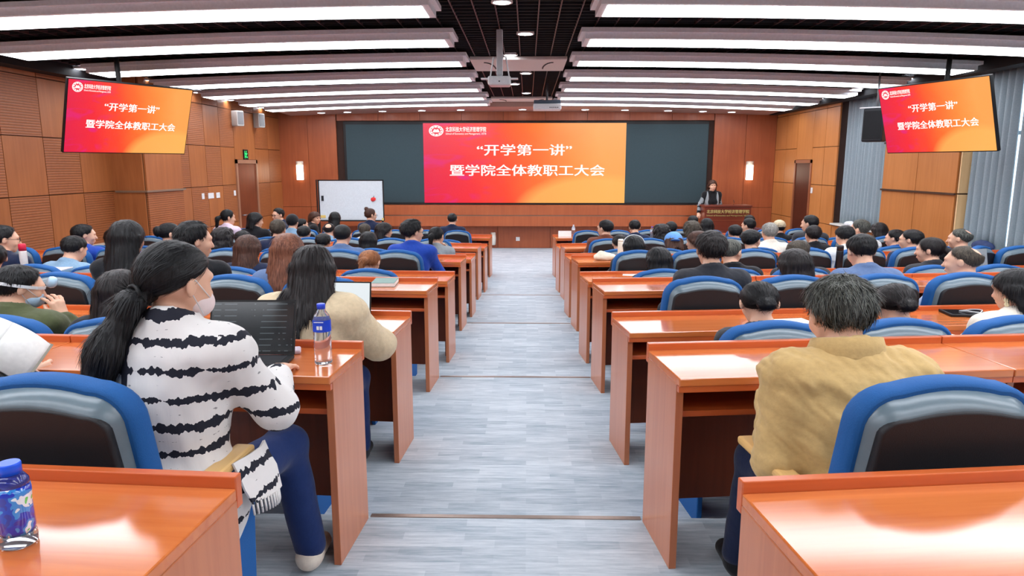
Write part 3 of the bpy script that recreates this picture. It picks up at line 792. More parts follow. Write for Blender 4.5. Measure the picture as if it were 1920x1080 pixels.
SKIN.node_tree.nodes['Principled BSDF'].inputs['Subsurface Weight'].default_value = .08
SKIN.node_tree.nodes['Principled BSDF'].inputs['Subsurface Radius'].default_value = (.02, .008, .004)
SKIN.node_tree.nodes['Principled BSDF'].inputs['Subsurface Scale'].default_value = .3

# ---- a hand with palm, four fingers and a thumb; d = pointing, n = back of the hand, side=+1 right hand
def hand_sdf(w, d, n, side=1, curl=.5, spread=.0, s=1.0):
    w, d, n = A(*w), A(*d), A(*n); d = d/np.linalg.norm(d); n = n-d*(n@d); n = n/np.linalg.norm(n); x = np.cross(d, n)*side
    def P(a, b, c): return w+(x*a+d*b+n*c)*s
    fs = [cone(P(0, -.03, 0), P(0, .01, 0), .026*s, .026*s), cone(P(-.02, .02, 0), P(-.026, .078, 0), .017*s, .014*s), cone(P(.0, .02, 0), P(.0, .085, 0), .019*s, .014*s), cone(P(.02, .02, 0), P(.024, .074, 0), .017*s, .0135*s)]
    palm = U(fs, .016*s); fg = []
    for i, (a, L) in enumerate(((-.030, .064), (-.010, .072), (.011, .067), (.029, .052))):
        b0 = .086 if i in (1, 2) else .08
        c1 = curl*.55; c2 = curl*1.25; sp_ = a*(.3+spread*3)
        p0 = P(a, b0, 0); q1 = P(a+sp_*.4, b0+L*.45*math.cos(c1), -L*.45*math.sin(c1))
        q2 = P(a+sp_*.6, b0+L*(.45*math.cos(c1)+.3*math.cos(c2)), -L*(.45*math.sin(c1)+.3*math.sin(c2)))
        c3 = c2+curl*.5; q3 = q2+(d*math.cos(c3)-n*math.sin(c3))*L*.26*s
        fg.append((p0, q1, .0098*s, .0090*s)); fg.append((q1, q2, .0090*s, .0082*s)); fg.append((q2, q3, .0082*s, .0068*s))
    t0 = P(-.026, .02, -.004); t1 = P(-.050, .050, -.016); t2 = P(-.054+.012*curl, .082, -.026)
    thumb = U([cone(t0, t1, .0145*s, .0115*s), cone(t1, t2, .0115*s, .0085*s)], .006)
    F_ = [cone(*q) for q in fg]
    def f(p):
        d_ = palm(p)
        for g in range(0, len(F_), 3):
            fi = smin(smin(F_[g](p), F_[g+1](p), .004), F_[g+2](p), .004); d_ = smin(d_, fi, .007)
        return smin(d_, thumb(p), .01)
    return f, w+d*.06*s

TPL = {}; HSC = 1.10
def template(name, sex='m', lean=.12, head=(0, 0, 0), L=None, R=None, legs=None, h=.009, jacket=.0, long_top=False, shoulder=None, hz=0, handcurl=(.5, .5), stand=False, collar=True, neck=0, twist=0, hands=(1, 1), sleeve=(0, 0), wr=1.0, fold=1.0, extra=None):
    """builds body, shirt, trousers and shoes of one pose; hips at the origin, facing +y"""
    f_ = sex == 'f'; sw = shoulder or (.150 if f_ else .168); zs = .88 if stand else .5
    def sp(s): return A(0, math.sin(lean)*s*(.5+.9*s), zs+s*math.cos(lean*.8))
    NB = sp(.545)+A(0, 0, hz); SH = sp(.485)+A(0, 0, hz*.7)
    hp, hy, hr = head; Rm = rotm(hp, hy, hr)
    HC = NB+A(0, .035+.05*math.sin(lean)+.045*math.sin(hp), .158-.025*abs(math.sin(hp)))+A(neck, 0, 0)
    ct, st = math.cos(twist), math.sin(twist)
    def side(s): return SH+A(s*sw*ct, s*sw*st, 0)
    L = L or dict(e=(-.27, .16, .74), w=(-.14, .38, .80), d=(.55, .8, -.05), n=(0, 0, 1)); R = R or dict(e=(.27, .16, .74), w=(.14, .38, .80), d=(-.55, .8, -.05), n=(0, 0, 1))
    pw, ww_, cw = (.175, .130, .150) if f_ else (.170, .150, .172)
    tor = U([ell((0, 0, zs+.03), (pw, .125, .13)), ell(sp(.2), (ww_, .105, .16)), ell(sp(.36), (cw, .115, .17)), cone(side(-1), side(1), .060, .060)], .07)
    if f_:
        bust = U([ell(sp(.33)+A(s*.07, .085, 0), (.06, .055, .06)) for s in (-1, 1)], .03); t0 = tor; tor = lambda p: smin(t0(p), bust(p), .04)
    trap = U([cone(NB+A(0, -.01, .02), side(s)*.55+NB*.45+A(0, -.01, -.01), .055, .048) for s in (-1, 1)], .03)
    neckf = cone(NB+A(0, -.012, -.06), HC+Rm@A(0, -.025, -.055), .054 if not f_ else .047, .050 if not f_ else .043)
    arms = []; sl = []
    for s, a in ((-1, L), (1, R)):
        S = side(s)+A(0, 0, -.01); E_ = A(*a['e']); Wr = A(*a['w'])
        arms += [cone(S, E_, .047, .038), cone(E_, Wr, .038, .027)]
        en = E_+(Wr-E_)*(.93-sleeve[0 if s < 0 else 1]); sl += [cone(S, E_, .056*wr, .050*wr), cone(E_, en, .050*wr, .038*wr)]
    lg = []; tr = []; legs = legs or (((-.105, .44, .52), (-.11, .46, .10)), ((.105, .44, .52), (.11, .46, .10)))
    shoes = []
    for s, (K, An) in ((-1, legs[0]), (1, legs[1])):
        hp_ = A(s*.09, .0, zs+.0); K = A(*K); An = A(*An)
        lg += [cone(hp_, K, .078, .055), cone(K, An, .055, .036)]; tr += [cone(hp_, K, .092, .070), cone(K, An, .070, .058)]
        shoes.append(U([cone(An+A(0, -.02, -.052), An+A(0, .13, -.062), .045, .038), cone(An+A(0, 0, .0), An+A(0, 0, -.04), .042, .044)], .03))
    hd = loc(HEAD, HC, Rm)
    skin = U([tor, trap, neckf]+arms+lg, .03)
    def body(p):
        d = skin(p); return smin(d, hd(p), .012)
    top = HC[2]+.14
    lo = (-.42, -.25, 0 if not stand else 0); hi = (.42, .62, top+.02)
    parts = [net(body, lo, hi, h)]
    for i, (s, a) in enumerate(((-1, L), (1, R))):
        if hands[i]:
            hf, hc = hand_sdf(a['w'], a.get('d', (0, 1, 0)), a.get('n', (0, 0, 1)), s, a.get('curl', handcurl[i]), a.get('spread', .1), .94 if f_ else 1.02)
            parts.append(net(hf, hc-.13, hc+.13, .0042))
    infl = .012+jacket
    torS = U([tor, trap]+[cone(side(s), side(s)+A(0, 0, -.02), .062+jacket*.3, .062) for s in (-1, 1)], .05)
    slv = U(sl, .03); bot = (zs-.02) if not long_top else zs-.16
    hipw = ell((0, -.01, zs-.02), (pw+.02, .14, .2))
    def shirt(p):
        d = torS(p)-infl
        if long_top: d = smin(d, hipw(p)-infl, .05)
        d = smin(d, slv(p)-jacket*.5, .045)-fold*(.005*ridge(p, 26, 5)*(1+jacket*25)+.0024*ridge(p*A(1, 1, .5), 75, 8))-(fold > 1.2)*(.007*np.abs(ridge(p*A(.7, .4, 1.25)+A(0, 0, .5)*p[:, :1], 52, 12))-.003)
        if extra: d = smin(d, extra(p), .05)
        d = smax(d, bot-p[:, 2], .01)
        cutn = cone(NB+A(0, .01, .01), NB+A(0, .02, .12), .060, .070)
        d = smax(d, -cutn(p), .01)
        if collar:
            c0 = NB+A(0, -.004, .012); q = p-c0; rad = np.sqrt(q[:, 0]**2+(q[:, 1]*1.0)**2); ring = np.sqrt((np.maximum(np.abs(rad-.066-jacket*.25)-.003, 0))**2+np.maximum(np.abs(q[:, 2]+q[:, 1]*.35)-.020-jacket*.35, 0)**2)-.006
            d = smin(d, ring, .012)
        return d
    def trou(p): return np.maximum(U(tr+[ell((0, 0, zs+.0), (pw+.012, .14, .13))], .04)(p)-.003*ridge(p, 30, 2), (p[:, 2]-zs-.09))
    sh = mesh_of('shirt', [net(shirt, (-.46, -.27, bot-.06), (.46, .62, top-.06), h)], [CL('white')])
    tm = mesh_of('trousers', [net(trou, (-.32, -.22, .06), (.32, .62, zs+.16), h*1.2)], [CL('navy')])
    sm = mesh_of('shoe', [net(shoes[0], (-.32, -.2, 0), (.0 if not stand else .1, .75, .2), .008)], [CL('black')]); sm2 = mesh_of('shoe', [net(shoes[1], (-.05, -.2, 0), (.34, .75, .2), .008)], [CL('black')])
    T = dict(body=mesh_of('body', parts, [SKIN]), shirt=sh, trousers=tm, shoes=[sm, sm2], HC=HC, R=Rm, top=top, f=f_, HT=HC+Rm@A(0, -.01, .118)*HSC, NB=NB)
    TPL[name] = T; return T
CLC = {}
CLRGB = dict(white=(226, 226, 224), navy=(24, 34, 62), black=(20, 21, 25), blue=(28, 62, 138), greyblue=(92, 114, 152), steel=(128, 160, 186), khaki=(196, 164, 108), beige=(214, 194, 160), cream=(234, 224, 208), pink=(226, 206, 224), brown=(112, 62, 44),
             grey=(140, 146, 150), charcoal=(44, 46, 52), olive=(78, 84, 54), plaid=(176, 190, 214), red=(150, 40, 40), denim=(24, 46, 96), royal=(30, 66, 160), wine=(84, 30, 38))
def CL(n, bump=.15):
    if n not in CLC: CLC[n] = mat('cloth_'+n, CLRGB[n], .85, noise=.08, scale=60, bump=bump, spec=.25, sheen=.15)
    return CLC[n]
def part_of(root, name, me, m=None, label=None):
    o = bpy.data.objects.new(name, me); COL.objects.link(o); o.parent = root
    if m is not None:
        o.material_slots[0].link = 'OBJECT'; o.material_slots[0].material = m
    if label: o['label'] = label
    return o
BK = .42
def person(T, loc_, rz, label, hair='short', hc='black', top='navy', bottom='black', shoe='charcoal', sz=1.0, group=None, mesh_hair=None, lower=True):
    r = thing('person', label, 'person', loc_, rz, group); r.scale = (1, 1, sz)
    part_of(r, 'body', T['body'])
    part_of(r, 'shirt', T['shirt'], CL(top) if isinstance(top, str) else top)
    if lower:
        part_of(r, 'trousers', T['trousers'], CL(bottom)); [part_of(r, 'shoe', s, CL(shoe) if isinstance(shoe, str) else shoe) for s in T['shoes']]
    M = Matrix((T['R']*HSC).tolist()).to_4x4(); M.translation = Vector(T['HC'])
    if hair or mesh_hair:
        o = part_of(r, 'hair', mesh_hair or hair_mesh(hair), HAIR[hc]); o.matrix_local = M
    r['_'] = 0; del r['_']
    return r, M
def seat(T, k, u, v, label, dy=0, turn=0, X=None, **kw):
    """someone at the desk row k whose crown is seen at photo position u, v"""
    Yh = ROWY[k]-.415-BK+T['HT'][1]+dy
    for _ in range(3):
        p = at(u, v, Yh); sk = (SKR*(p.x-XR) if p.x > 0 else SKL*(XL-p.x)); Yh = ROWY[k]-.415-BK+T['HT'][1]+dy+sk
    p = at(u, v, Yh); fz = LZ[LEV[k]]; sz = (p.z-fz)/T['HT'][2]
    base = (math.atan(SKR) if p.x > 0 else -math.atan(SKL)); rz = base*.5+turn
    hx, hy = T['HT'][0], T['HT'][1]
    ox = p.x-(hx*math.cos(rz)-hy*math.sin(rz)); oy = p.y-(hx*math.sin(rz)+hy*math.cos(rz))
    return person(T, (ox, oy, fz), rz, label, sz=max(.80, min(1.1, sz)), **kw)
# ---- pose library (arm ends are given from the hips of the sitter)
def arm(e, w, d=(0, 1, 0), n=(0, 0, 1), curl=.5): return dict(e=e, w=w, d=d, n=n, curl=curl)
template('man', 'm', .14, (.12, 0, 0))
template('man_down', 'm', .32, (.45, 0, 0), L=arm((-.27, .26, .75), (-.12, .44, .80), (.6, .8, 0)), R=arm((.27, .26, .75), (.14, .44, .80), (-.6, .8, 0)))
template('man_right', 'm', .16, (.15, -.85, 0)); template('man_left', 'm', .16, (.12, .8, 0))
template('woman', 'f', .12, (.10, 0, 0)); template('woman_down', 'f', .26, (.45, -.1, 0), L=arm((-.25, .22, .75), (-.12, .42, .80), (.6, .8, 0)), R=arm((.25, .22, .75), (.12, .42, .80), (-.6, .8, 0)))
template('woman_right', 'f', .14, (.12, -.9, 0)); template('woman_left', 'f', .14, (.12, .8, 0))
template('woman_cheek', 'f', .28, (.28, -.25, -.1), R=arm((.24, .34, .77), (.12, .24, .98), (-.25, -.15, 1), (.8, .5, 0), .8))

def glasses(root, M, col=None):
    bm = new_bm()
    for s in (-1, 1):
        ring = [(s*.033+.022*math.cos(a), .098, .002+.017*math.sin(a)) for a in [2*math.pi*i/14 for i in range(15)]]
        tube(bm, ring, .0016, 5); tube(bm, [(s*.055, .096, .006), (s*.077, .05, .006), (s*.082, -.008, .004)], .0018, 5)
    tube(bm, [(-.011, .1, .006), (.011, .1, .006)], .0016, 5)
    o = obj('glasses', bm, col or BLACK, root); o.matrix_local = M; return o
def mask(root, M, c=(196, 216, 232)):
    f = ell((0, .052, -.058), (.060, .062, .052)); g = lambda p: np.maximum(f(p), np.maximum(p[:, 2]+.022, .02-p[:, 1]))
    me = mesh_of('face_mask', [net(g, (-.08, -.02, -.13), (.08, .14, 0), .005)], [mat('mask_%d' % c[0], c, .8)])
    o = part_of(root, 'face_mask', me); o.matrix_local = M
    for s in (-1, 1):
        bm = new_bm(); tube(bm, [(s*.055, .07, -.04), (s*.084, .0, .012), (s*.084, -.018, -.01), (s*.055, .055, -.09)], .0016, 5)
        e_ = obj('ear_loop', bm, WHITE, root); e_.matrix_local = M
def eyes(root, M):
    for s in (-1, 1):
        bm = new_bm(); lathe(bm, [(.0001, -.010), (.006, -.008), (.0095, -.003), (.010, 0), (.0095, .003), (.006, .008), (.0001, .010)], 12, (s*.030, .078, .003), cap=False)
        o = obj('eye', bm, mat('eye_dark', (34, 26, 24), .2), root); o.matrix_local = M
    bm = new_bm(); tube(bm, [(-.021, .096, -.064), (0, .102, -.063), (.021, .096, -.064)], [.003, .005, .003], 6)
    o = obj('mouth', bm, mat('lip_red', (170, 84, 78), .5), root); o.matrix_local = M
def P(tp, k, u, v, label, hair='short', hc='black', top='navy', g=0, m=0, e=0, **kw):
    r, M = seat(TPL[tp], k, u, v, label, hair=hair, hc=hc, top=top, **kw)
    if g: glasses(r, M)
    if m: mask(r, M)
    if e: eyes(r, M)
    return r, M

# ---------------- the two nearest people and their neighbours, each with an own pose
def stripes():
    m, t, b = newmat('tie_dye_knit'); N = t.nodes; L = t.links
    def nd(tp, **k):
        n = N.new(tp)
        for a, v in k.items(): setattr(n, a, v)
        return n
    def mth(op, a, b_=None, c=None):
        n = nd('ShaderNodeMath', operation=op)
        for i, q in enumerate((a, b_, c)):
            if q is None: continue
            if isinstance(q, (int, float)): n.inputs[i].default_value = q
            else: L.new(q, n.inputs[i])
        return n.outputs[0]
    tc = nd('ShaderNodeTexCoord'); sx = nd('ShaderNodeSeparateXYZ'); L.new(tc.outputs['Object'], sx.inputs[0])
    mp = nd('ShaderNodeMapping'); mp.inputs['Scale'].default_value = (55, 55, 6); L.new(tc.outputs['Object'], mp.inputs[0])
    nb = nd('ShaderNodeTexNoise'); nb.inputs['Scale'].default_value = 1; nb.inputs['Detail'].default_value = 2; L.new(mp.outputs[0], nb.inputs['Vector'])
    m2 = nd('ShaderNodeMapping'); m2.inputs['Scale'].default_value = (7, 7, 3); L.new(tc.outputs['Object'], m2.inputs[0])
    nl = nd('ShaderNodeTexNoise'); nl.inputs['Scale'].default_value = 1; L.new(m2.outputs[0], nl.inputs['Vector'])
    warp = mth('MULTIPLY', mth('SUBTRACT', nl.outputs['Fac'], .5), .055)
    z = mth('DIVIDE', mth('ADD', sx.outputs['Z'], warp), .083)
    fr = mth('ABSOLUTE', mth('SUBTRACT', mth('FRACT', z), .5))
    width = mth('ADD', mth('MULTIPLY', mth('SUBTRACT', nb.outputs['Fac'], .5), .5), mth('MULTIPLY', mth('SUBTRACT', nl.outputs['Fac'], .16), .33))
    width = mth('ADD', width, mth('MAXIMUM', mth('MULTIPLY', mth('SUBTRACT', sx.outputs['Z'], .96), .35), 0))
    thick = mth('LESS_THAN', fr, width)
    # faint thin line half way between the bold bands
    fr2 = mth('ABSOLUTE', mth('SUBTRACT', mth('FRACT', mth('ADD', z, .5)), .5))
    thin = mth('LESS_THAN', fr2, mth('MULTIPLY', mth('SUBTRACT', nb.outputs['Fac'], .6), .3))
    # ragged vertical seam down the back
    vx = mth('ABSOLUTE', mth('ADD', sx.outputs['X'], .075)); seam = mth('MULTIPLY', mth('LESS_THAN', vx, mth('MULTIPLY', nb.outputs['Fac'], .020)), mth('LESS_THAN', sx.outputs['Y'], .0))
    tot = mth('MAXIMUM', mth('MAXIMUM', thick, mth('MULTIPLY', thin, .6)), seam)
    mx = nd('ShaderNodeMix', data_type='RGBA'); L.new(tot, mx.inputs[0]); mx.inputs[6].default_value = (*lin((226, 223, 220)), 1); mx.inputs[7].default_value = (*lin((24, 26, 40)), 1)
    L.new(mx.outputs[2], b.inputs['Base Color']); b.inputs['Roughness'].default_value = .9
    bp = nd('ShaderNodeBump'); bp.inputs['Strength'].default_value = .4; bp.inputs['Distance'].default_value = .003; L.new(nb.outputs['Fac'], bp.inputs['Height']); L.new(bp.outputs[0], b.inputs['Normal'])
    return m
KNIT = stripes()
T = template('cardigan_woman', 'f', .10, (.18, -.5, 0), L=arm((-.27, .12, .76), (-.08, .36, .80), (.5, .85, -.05)), R=arm((.28, .12, .77), (.18, .38, .812), (-.05, .98, -.02), curl=.45),
             legs=((-.12, .43, .52), (-.13, .45, .10)) and (((-.12, .43, .52), (-.13, .45, .10)), ((.19, .40, .52), (.25, .42, .10))), h=.0065, jacket=.012, long_top=True, collar=False, shoulder=.150, wr=1.18, sleeve=(0, .10))
def tailhair():
    f0, lo, hi = hair_sdf('short'); base = ell((0, -.014, .026), (.084, .105, .094))
    t = U([cone((0, -.09, -.035), (-.01, -.14, -.07), .026, .036), cone((-.01, -.14, -.07), (-.03, -.185, -.20), .038, .050), cone((-.03, -.185, -.20), (-.045, -.205, -.33), .050, .042), cone((-.045, -.205, -.33), (-.05, -.20, -.47), .040, .012)], .03)
    def f(p):
        y = p[:, 1]; cap = smax(base(p)-.002*ridge(p, 120, 4), ((-.050+np.clip((y+.08)*.75, 0, .15))-p[:, 2])*.85, .012)
        q = p*A(1, 1, .06)
        return smin(cap, t(p*A(1, 1.15, 1)+A(0, .0, 0))*.9-.006*ridge(q, 230, 9), .012)
    pr = net(f, (-.15, -.28, -.54), (.13, .12, .15), .0055); return mesh_of('hair', [pr, strands(f, pr[0], 'pony', 4200)], [HAIR['black']])
r, M = seat(T, 2-1, 332, 452, 'woman in a white and black tie-dye cardigan with a long ponytail typing at a laptop', hair=None, mesh_hair=tailhair(), hc='black', top=KNIT, bottom='denim', shoe=None or 'cream')
mask(r, M, (232, 214, 212))
bm = new_bm(); tube(bm, [(.03*math.cos(a)-.005, -.118, -.045+.03*math.sin(a)) for a in [2*math.pi*i/12 for i in range(13)]], .006, 6)
o = obj('hair_tie', bm, BLACK, r); o.matrix_local = M
PONY = r
# hanging cardigan panel with a fringe on her right side
bm = new_bm()
cols = [(.215, -.06), (.235, .0), (.245, .06), (.235, .12)]
g = [[bm.verts.new((x+(.05*t), y+.01*math.sin(9*t+i), .66-.13*t-(.010*i if t == 1 else 0))) for t in (0, .33, .66, 1)] for i, (x, y) in enumerate(cols)]
for i in range(3):
    for j in range(3): bm.faces.new((g[i][j], g[i+1][j], g[i+1][j+1], g[i][j+1]))
for i in range(14):
    t = i/13; x = cols[0][0]+.05+(.03*math.sin(t*3)); tube(bm, [(x, -.06+.18*t, .535-.03*t), (x+.004, -.06+.18*t, .49-.03*t)], .003, 5)
o = obj('cardigan_hem', bm, KNIT, PONY); md = o.modifiers.new('s', 'SOLIDIFY'); md.thickness = .008

T = template('jacket_man', 'm', .34, (.42, 0.05, 0), L=arm((-.225, .10, .68), (-.14, .38, .80), (.6, .8, 0)), R=arm((.27, .16, .72), (.14, .42, .80), (-.6, .8, 0)), h=.0065, jacket=.017, shoulder=.168, wr=1.4, long_top=True, fold=1.7, extra=ell((-.12, -.17, .585), (.19, .16, .135)),
             legs=((-.14, .40, .52), (-.18, .42, .10)) and (((-.16, .42, .53), (-.20, .44, .10)), ((.12, .44, .52), (.12, .46, .10))))
def mesh_hair_big(kind, k=.0042):
    f, lo, hi = hair_sdf(kind); pr = net(f, lo, hi, k); return mesh_of('hair', [pr, strands(f, pr[0], kind, 5200, wd=.0013, lift=.22)], [HAIR['black']])
r, M = seat(T, 1, 1562, 521, 'man in a khaki jacket with greying hair bending over the desk', hair=None, mesh_hair=mesh_hair_big('tousled'), hc='salt', top='khaki', bottom='navy', shoe='black', dy=-.06)
# stand-up collar band of the jacket
NBk = T['NB']
bm = new_bm(); n = 28
for (ra, rb, z0, z1, zz) in ((.086, .076, -.02, .045, 0),):
    rg = [[bm.verts.new((rr*1.08*math.cos(2*math.pi*i/n), NBk[1]+.004+rr*math.sin(2*math.pi*i/n), NBk[2]+z-.30*rr*math.sin(2*math.pi*i/n))) for i in range(n)] for rr, z in ((.112, .0), (.108, .03), (.096, .075), (.089, .078), (.094, .04), (.10, .0))]
    for a in range(5):
        for i in range(n): bm.faces.new((rg[a][i], rg[a][(i+1) % n], rg[a+1][(i+1) % n], rg[a+1][i]))
obj('jacket_collar', bm, CL('khaki'), r, True)

T = template('beige_woman', 'f', .20, (.30, .15, 0), L=arm((-.29, .22, .75), (-.12, .42, .80), (.6, .8, 0)), R=arm((.29, .24, .775), (.06, .42, .80), (-.9, .4, 0)), h=.0075, jacket=.022, shoulder=.165, wr=1.45)
def wildlong():
    f, lo, hi = hair_sdf('long'); w1 = U([cone((-.10, -.08, -.12), (-.16, -.12, -.23), .022, .01), cone((-.04, -.12, -.2), (-.03, -.16, -.33), .02, .004), cone((.02, -.12, -.2), (.05, -.15, -.31), .022, .004)], .02)
    g = lambda p: smin(f(p), w1(p)-.003*ridge(p*A(1, 1, .1), 200, 2), .02); pr = net(g, (-.2, -.24, -.36), (.18, .12, .16), .005); return mesh_of('hair', [pr, strands(g, pr[0], 'lock', 4500, wd=.0014)], [HAIR['black']])
seat(T, 2, 588, 460, 'woman with long dark hair in a beige jacket, elbow over the desk end', hair=None, mesh_hair=wildlong(), hc='soft', top='beige', bottom='denim')

T = template('shield_man', 'm', .22, (.30, -.75, 0), R=arm((.27, .30, .84), (.17, .22, 1.0), (-.22, .0, 1), (.8, -.3, .3), .7), h=.007, jacket=.006)
r, M = seat(T, 2, 45, 497, 'man in an olive shirt with a white headband and blue mask, hand at his face', hair='short', hc='black', top='olive', dy=-.02)
mask(r, M, (172, 200, 222))
bm = new_bm(); n = 40
for i in range(n):
    a0, a1 = 2*math.pi*i/n, 2*math.pi*(i+1)/n
    vs = [bm.verts.new((.0885*math.cos(a), -.012+.109*math.sin(a), .012+z)) for a, z in ((a0, -.008), (a1, -.008), (a1, .008), (a0, .008))]
    bm.faces.new(vs)
o = obj('white_strap', bm, WHITE, r); o.matrix_local = M; md = o.modifiers.new('s', 'SOLIDIFY'); md.thickness = .003
bm = new_bm(); lathe(bm, [(.02, -.02), (.03, -.012), (.033, .0), (.03, .014), (.018, .02)], 18, M=Euler((math.pi/2, 0, 0)).to_matrix(), c=(0, .118, .045)); o = obj('lamp_visor', bm, mat('visor_blue', (170, 200, 222), .2), r); o.matrix_local = M

# reader whose book shows at the left edge of the photograph
T = template('reader', 'm', .16, (.3, 0, 0), R=arm((.30, .20, .70), (.30, .34, .72), (.2, .8, .1), (.6, -.5, .5), .8), h=.009)
def seat_xy(T, side, k, j, label, turn=0, dy=0, **kw):
    p, rz = chair_xy(side, k, j); r, M = person(T, (p.x, p.y+.03+dy, p.z), rz*.5+turn, label, **kw); return r, M
rd, M = seat_xy(T, -1, 1, 1.62, 'person at the left edge holding up an open book', hair='short', top='charcoal')

# ---------------- front presenter
T = template('presenter', 'f', .03, (.05, .0, .05), stand=True, L=arm((-.22, -.01, 1.12), (-.16, .12, .92), (.1, .5, -.8)), R=arm((.27, .02, 1.14), (.34, .20, .96), (.1, .6, -.75), (.3, .7, .6), .8),
             legs=((-.09, .02, .48), (-.09, 0, .10)) and (((-.09, .02, .48), (-.10, 0, .10)), ((.09, .02, .48), (.10, 0, .10))), h=.008, jacket=.004)
# podium with the school's name in gold
pY = 16.2
pl, pr = at(1322, 385, pY), at(1409, 385, pY)
pod = thing('podium', 'dark wooden podium with gold Chinese school name at the front right', 'podium', ((pl.x+pr.x)/2, pY+.25, FZ))
pw = pr.x-pl.x; pt = pl.z-FZ
PODW = wood('podium_wood', (92, 34, 20), (124, 52, 32), .3, 'x', .6, .3)
box('body', -pw/2, pw/2, -.25, .2, .08, pt-.04, PODW, pod, .008); box('top', -pw/2-.02, pw/2+.02, -.27, .24, pt-.04, pt, PODW, pod, .006)
box('plinth', -pw/2-.03, pw/2+.03, -.28, .24, 0, .08, PODW, pod, .004); bm = new_bm()
for z in (pt-.35, .14): bx(bm, -pw/2+.04, pw/2-.04, -.256, -.249, z, z+.008)
obj('inlay', bm, mat('inlay', (140, 74, 44), .3), pod)
GOLD = mat('gold_letters', (255, 232, 150), .5)
ct_ = text('gold_name', '北京科技大学经济管理学院', .088, GOLD, pod, (0.0, -.256, pt-.15), sx=1.0, bold=.0022, ext=.003)
text('gold_name', 'School of Economics and Management, USTB', .046, GOLD, pod, (0.0, -.256, pt-.235), sx=1.03, bold=.0008, ext=.003)
for mi_ in [q for q in pod.children if q.name.startswith('gold_name')]:
    wd = max(v.co.x for v in mi_.data.vertices)-min(v.co.x for v in mi_.data.vertices); mi_.scale.x = (pw*.92)/wd
bm = new_bm(); tube(bm, [(.18, -.05, pt), (.18, -.08, pt+.06), (.19, -.0, pt+.11)], .006, 6); obj('microphone', bm, BLACK, pod)
T = TPL['presenter']
hp = at(1336, 337, 16.75)
r, M = person(T, (hp.x, 16.78, FZ), math.pi, 'woman in a grey cardigan and dark scarf speaking behind the podium', hair='verylong', hc='brown', top='black', bottom='black', sz=(hp.z-FZ)/T['HT'][2])
eyes(r, M)
GRY = CL('grey'); NBp = T['NB']
for s, a in ((-1, 'L'), (1, 'R')):
    e = A(-.22, -.01, 1.12) if s < 0 else A(.27, .02, 1.14); w = A(-.16, .12, .92) if s < 0 else A(.34, .20, .96)
    S = NBp+A(s*.15, 0, -.05); en = e+(w-e)*.75
    f = U([cone(S, e, .062, .052), cone(e, en, .052, .044)], .03); me = mesh_of('sleeve', [net(lambda p: f(p)-.003*ridge(p, 50, 4), (-.5, -.2, .8), (.5, .35, 1.5), .009)], [GRY])
    part_of(r, 'sleeve', me)
f = U([cone(NBp+A(-.06, .06, .0), NBp+A(-.07, .13, -.35), .035, .04), cone(NBp+A(.06, .06, .0), NBp+A(.07, .13, -.38), .035, .04), cone(NBp+A(-.06, -.03, .02), NBp+A(.06, -.03, .02), .03, .03), cone(NBp+A(-.06, .05, 0), NBp+A(.06, .06, 0), .035, .035)], .02)
part_of(r, 'scarf', mesh_of('scarf', [net(lambda p: f(p)-.004*ridge(p, 60, 4), (-.2, -.1, .9), (.2, .25, 1.6), .008)], [CL('black')]))
f = U([ell(NBp+A(s*.115, .03, -.24), (.05, .11, .26)) for s in (-1, 1)], .02)
part_of(r, 'cardigan_front', mesh_of('cardigan_front', [net(lambda p: f(p)-.004*ridge(p, 40, 4), (-.25, -.15, .9), (.25, .25, 1.6), .009)], [GRY]))
# ---------------- rows 4 to 10, right block and left block
P('man', 3, 1333, 434, 'dark-haired man in a black pinstripe jacket behind the empty-edged desk, right block', hair='tousled', top='charcoal', hc='soft')
P('man_down', 3, 1610, 440, 'man in a grey-blue jacket with head bent, blue chair behind him', hair='short', top='greyblue')
r, M = P('man_left', 3, 1806, 460, 'balding man in a plaid shirt leaning his face on his left hand', hair='thin', hc='olive', top='plaid', dy=-.05)
P('woman', 3, 1490, 466, 'woman with long straight dark hair in front of the blue chair, right block fourth row', hair='long', hc='soft', top='charcoal')
T = template('blouse_woman', 'f', .15, (.2, .35, 0), h=.008, jacket=.012, wr=1.3)
r, M = seat(T, 2, 1905, 503, 'woman in a cream blouse with a long earring at the right edge', hair='bob', hc='black', top='cream')
bm = new_bm()
for z in (0, -.022): lathe(bm, [(.010, -.002), (.013, 0), (.010, .002)], 12, (-.083, -.004, -.05+z), M=Euler((0, math.pi/2, 0)).to_matrix())
o = obj('earring', bm, mat('pearl_gold', (238, 222, 180), .3), r); o.matrix_local = M
P('woman_down', 2, 1420, 527, 'dark-haired woman with a low knot, left of the khaki jacket man', dy=-.1, hair='bun', hc='black', top='charcoal')
P('woman_down', 2, 1672, 545, 'person with smooth black hair and a low bun, right of the khaki jacket man', dy=-.1, hair='bun', hc='soft', top='black')
P('woman', 2, 226, 505, 'dark brown haired woman low in her seat left of the ponytailed woman', hair='long', hc='soft', top='black')
P('man_right', 3, 366, 416, 'man in a black top beyond the ponytailed woman, turned slightly right', hair='tousled', top='black', g=0)
P('woman', 3, 238, 412, 'woman with very long straight black hair and a black top, left block', hair='verylong', hc='black', top='black')
P('woman', 3, 540, 437, 'woman with very long reddish brown hair, left block fourth row', hair='verylong', hc='chestnut', top='greyblue')
P('man_left', 3, -22, 455, 'dark-haired person cut by the left edge of the photo, fourth row', hair='short', top='charcoal')
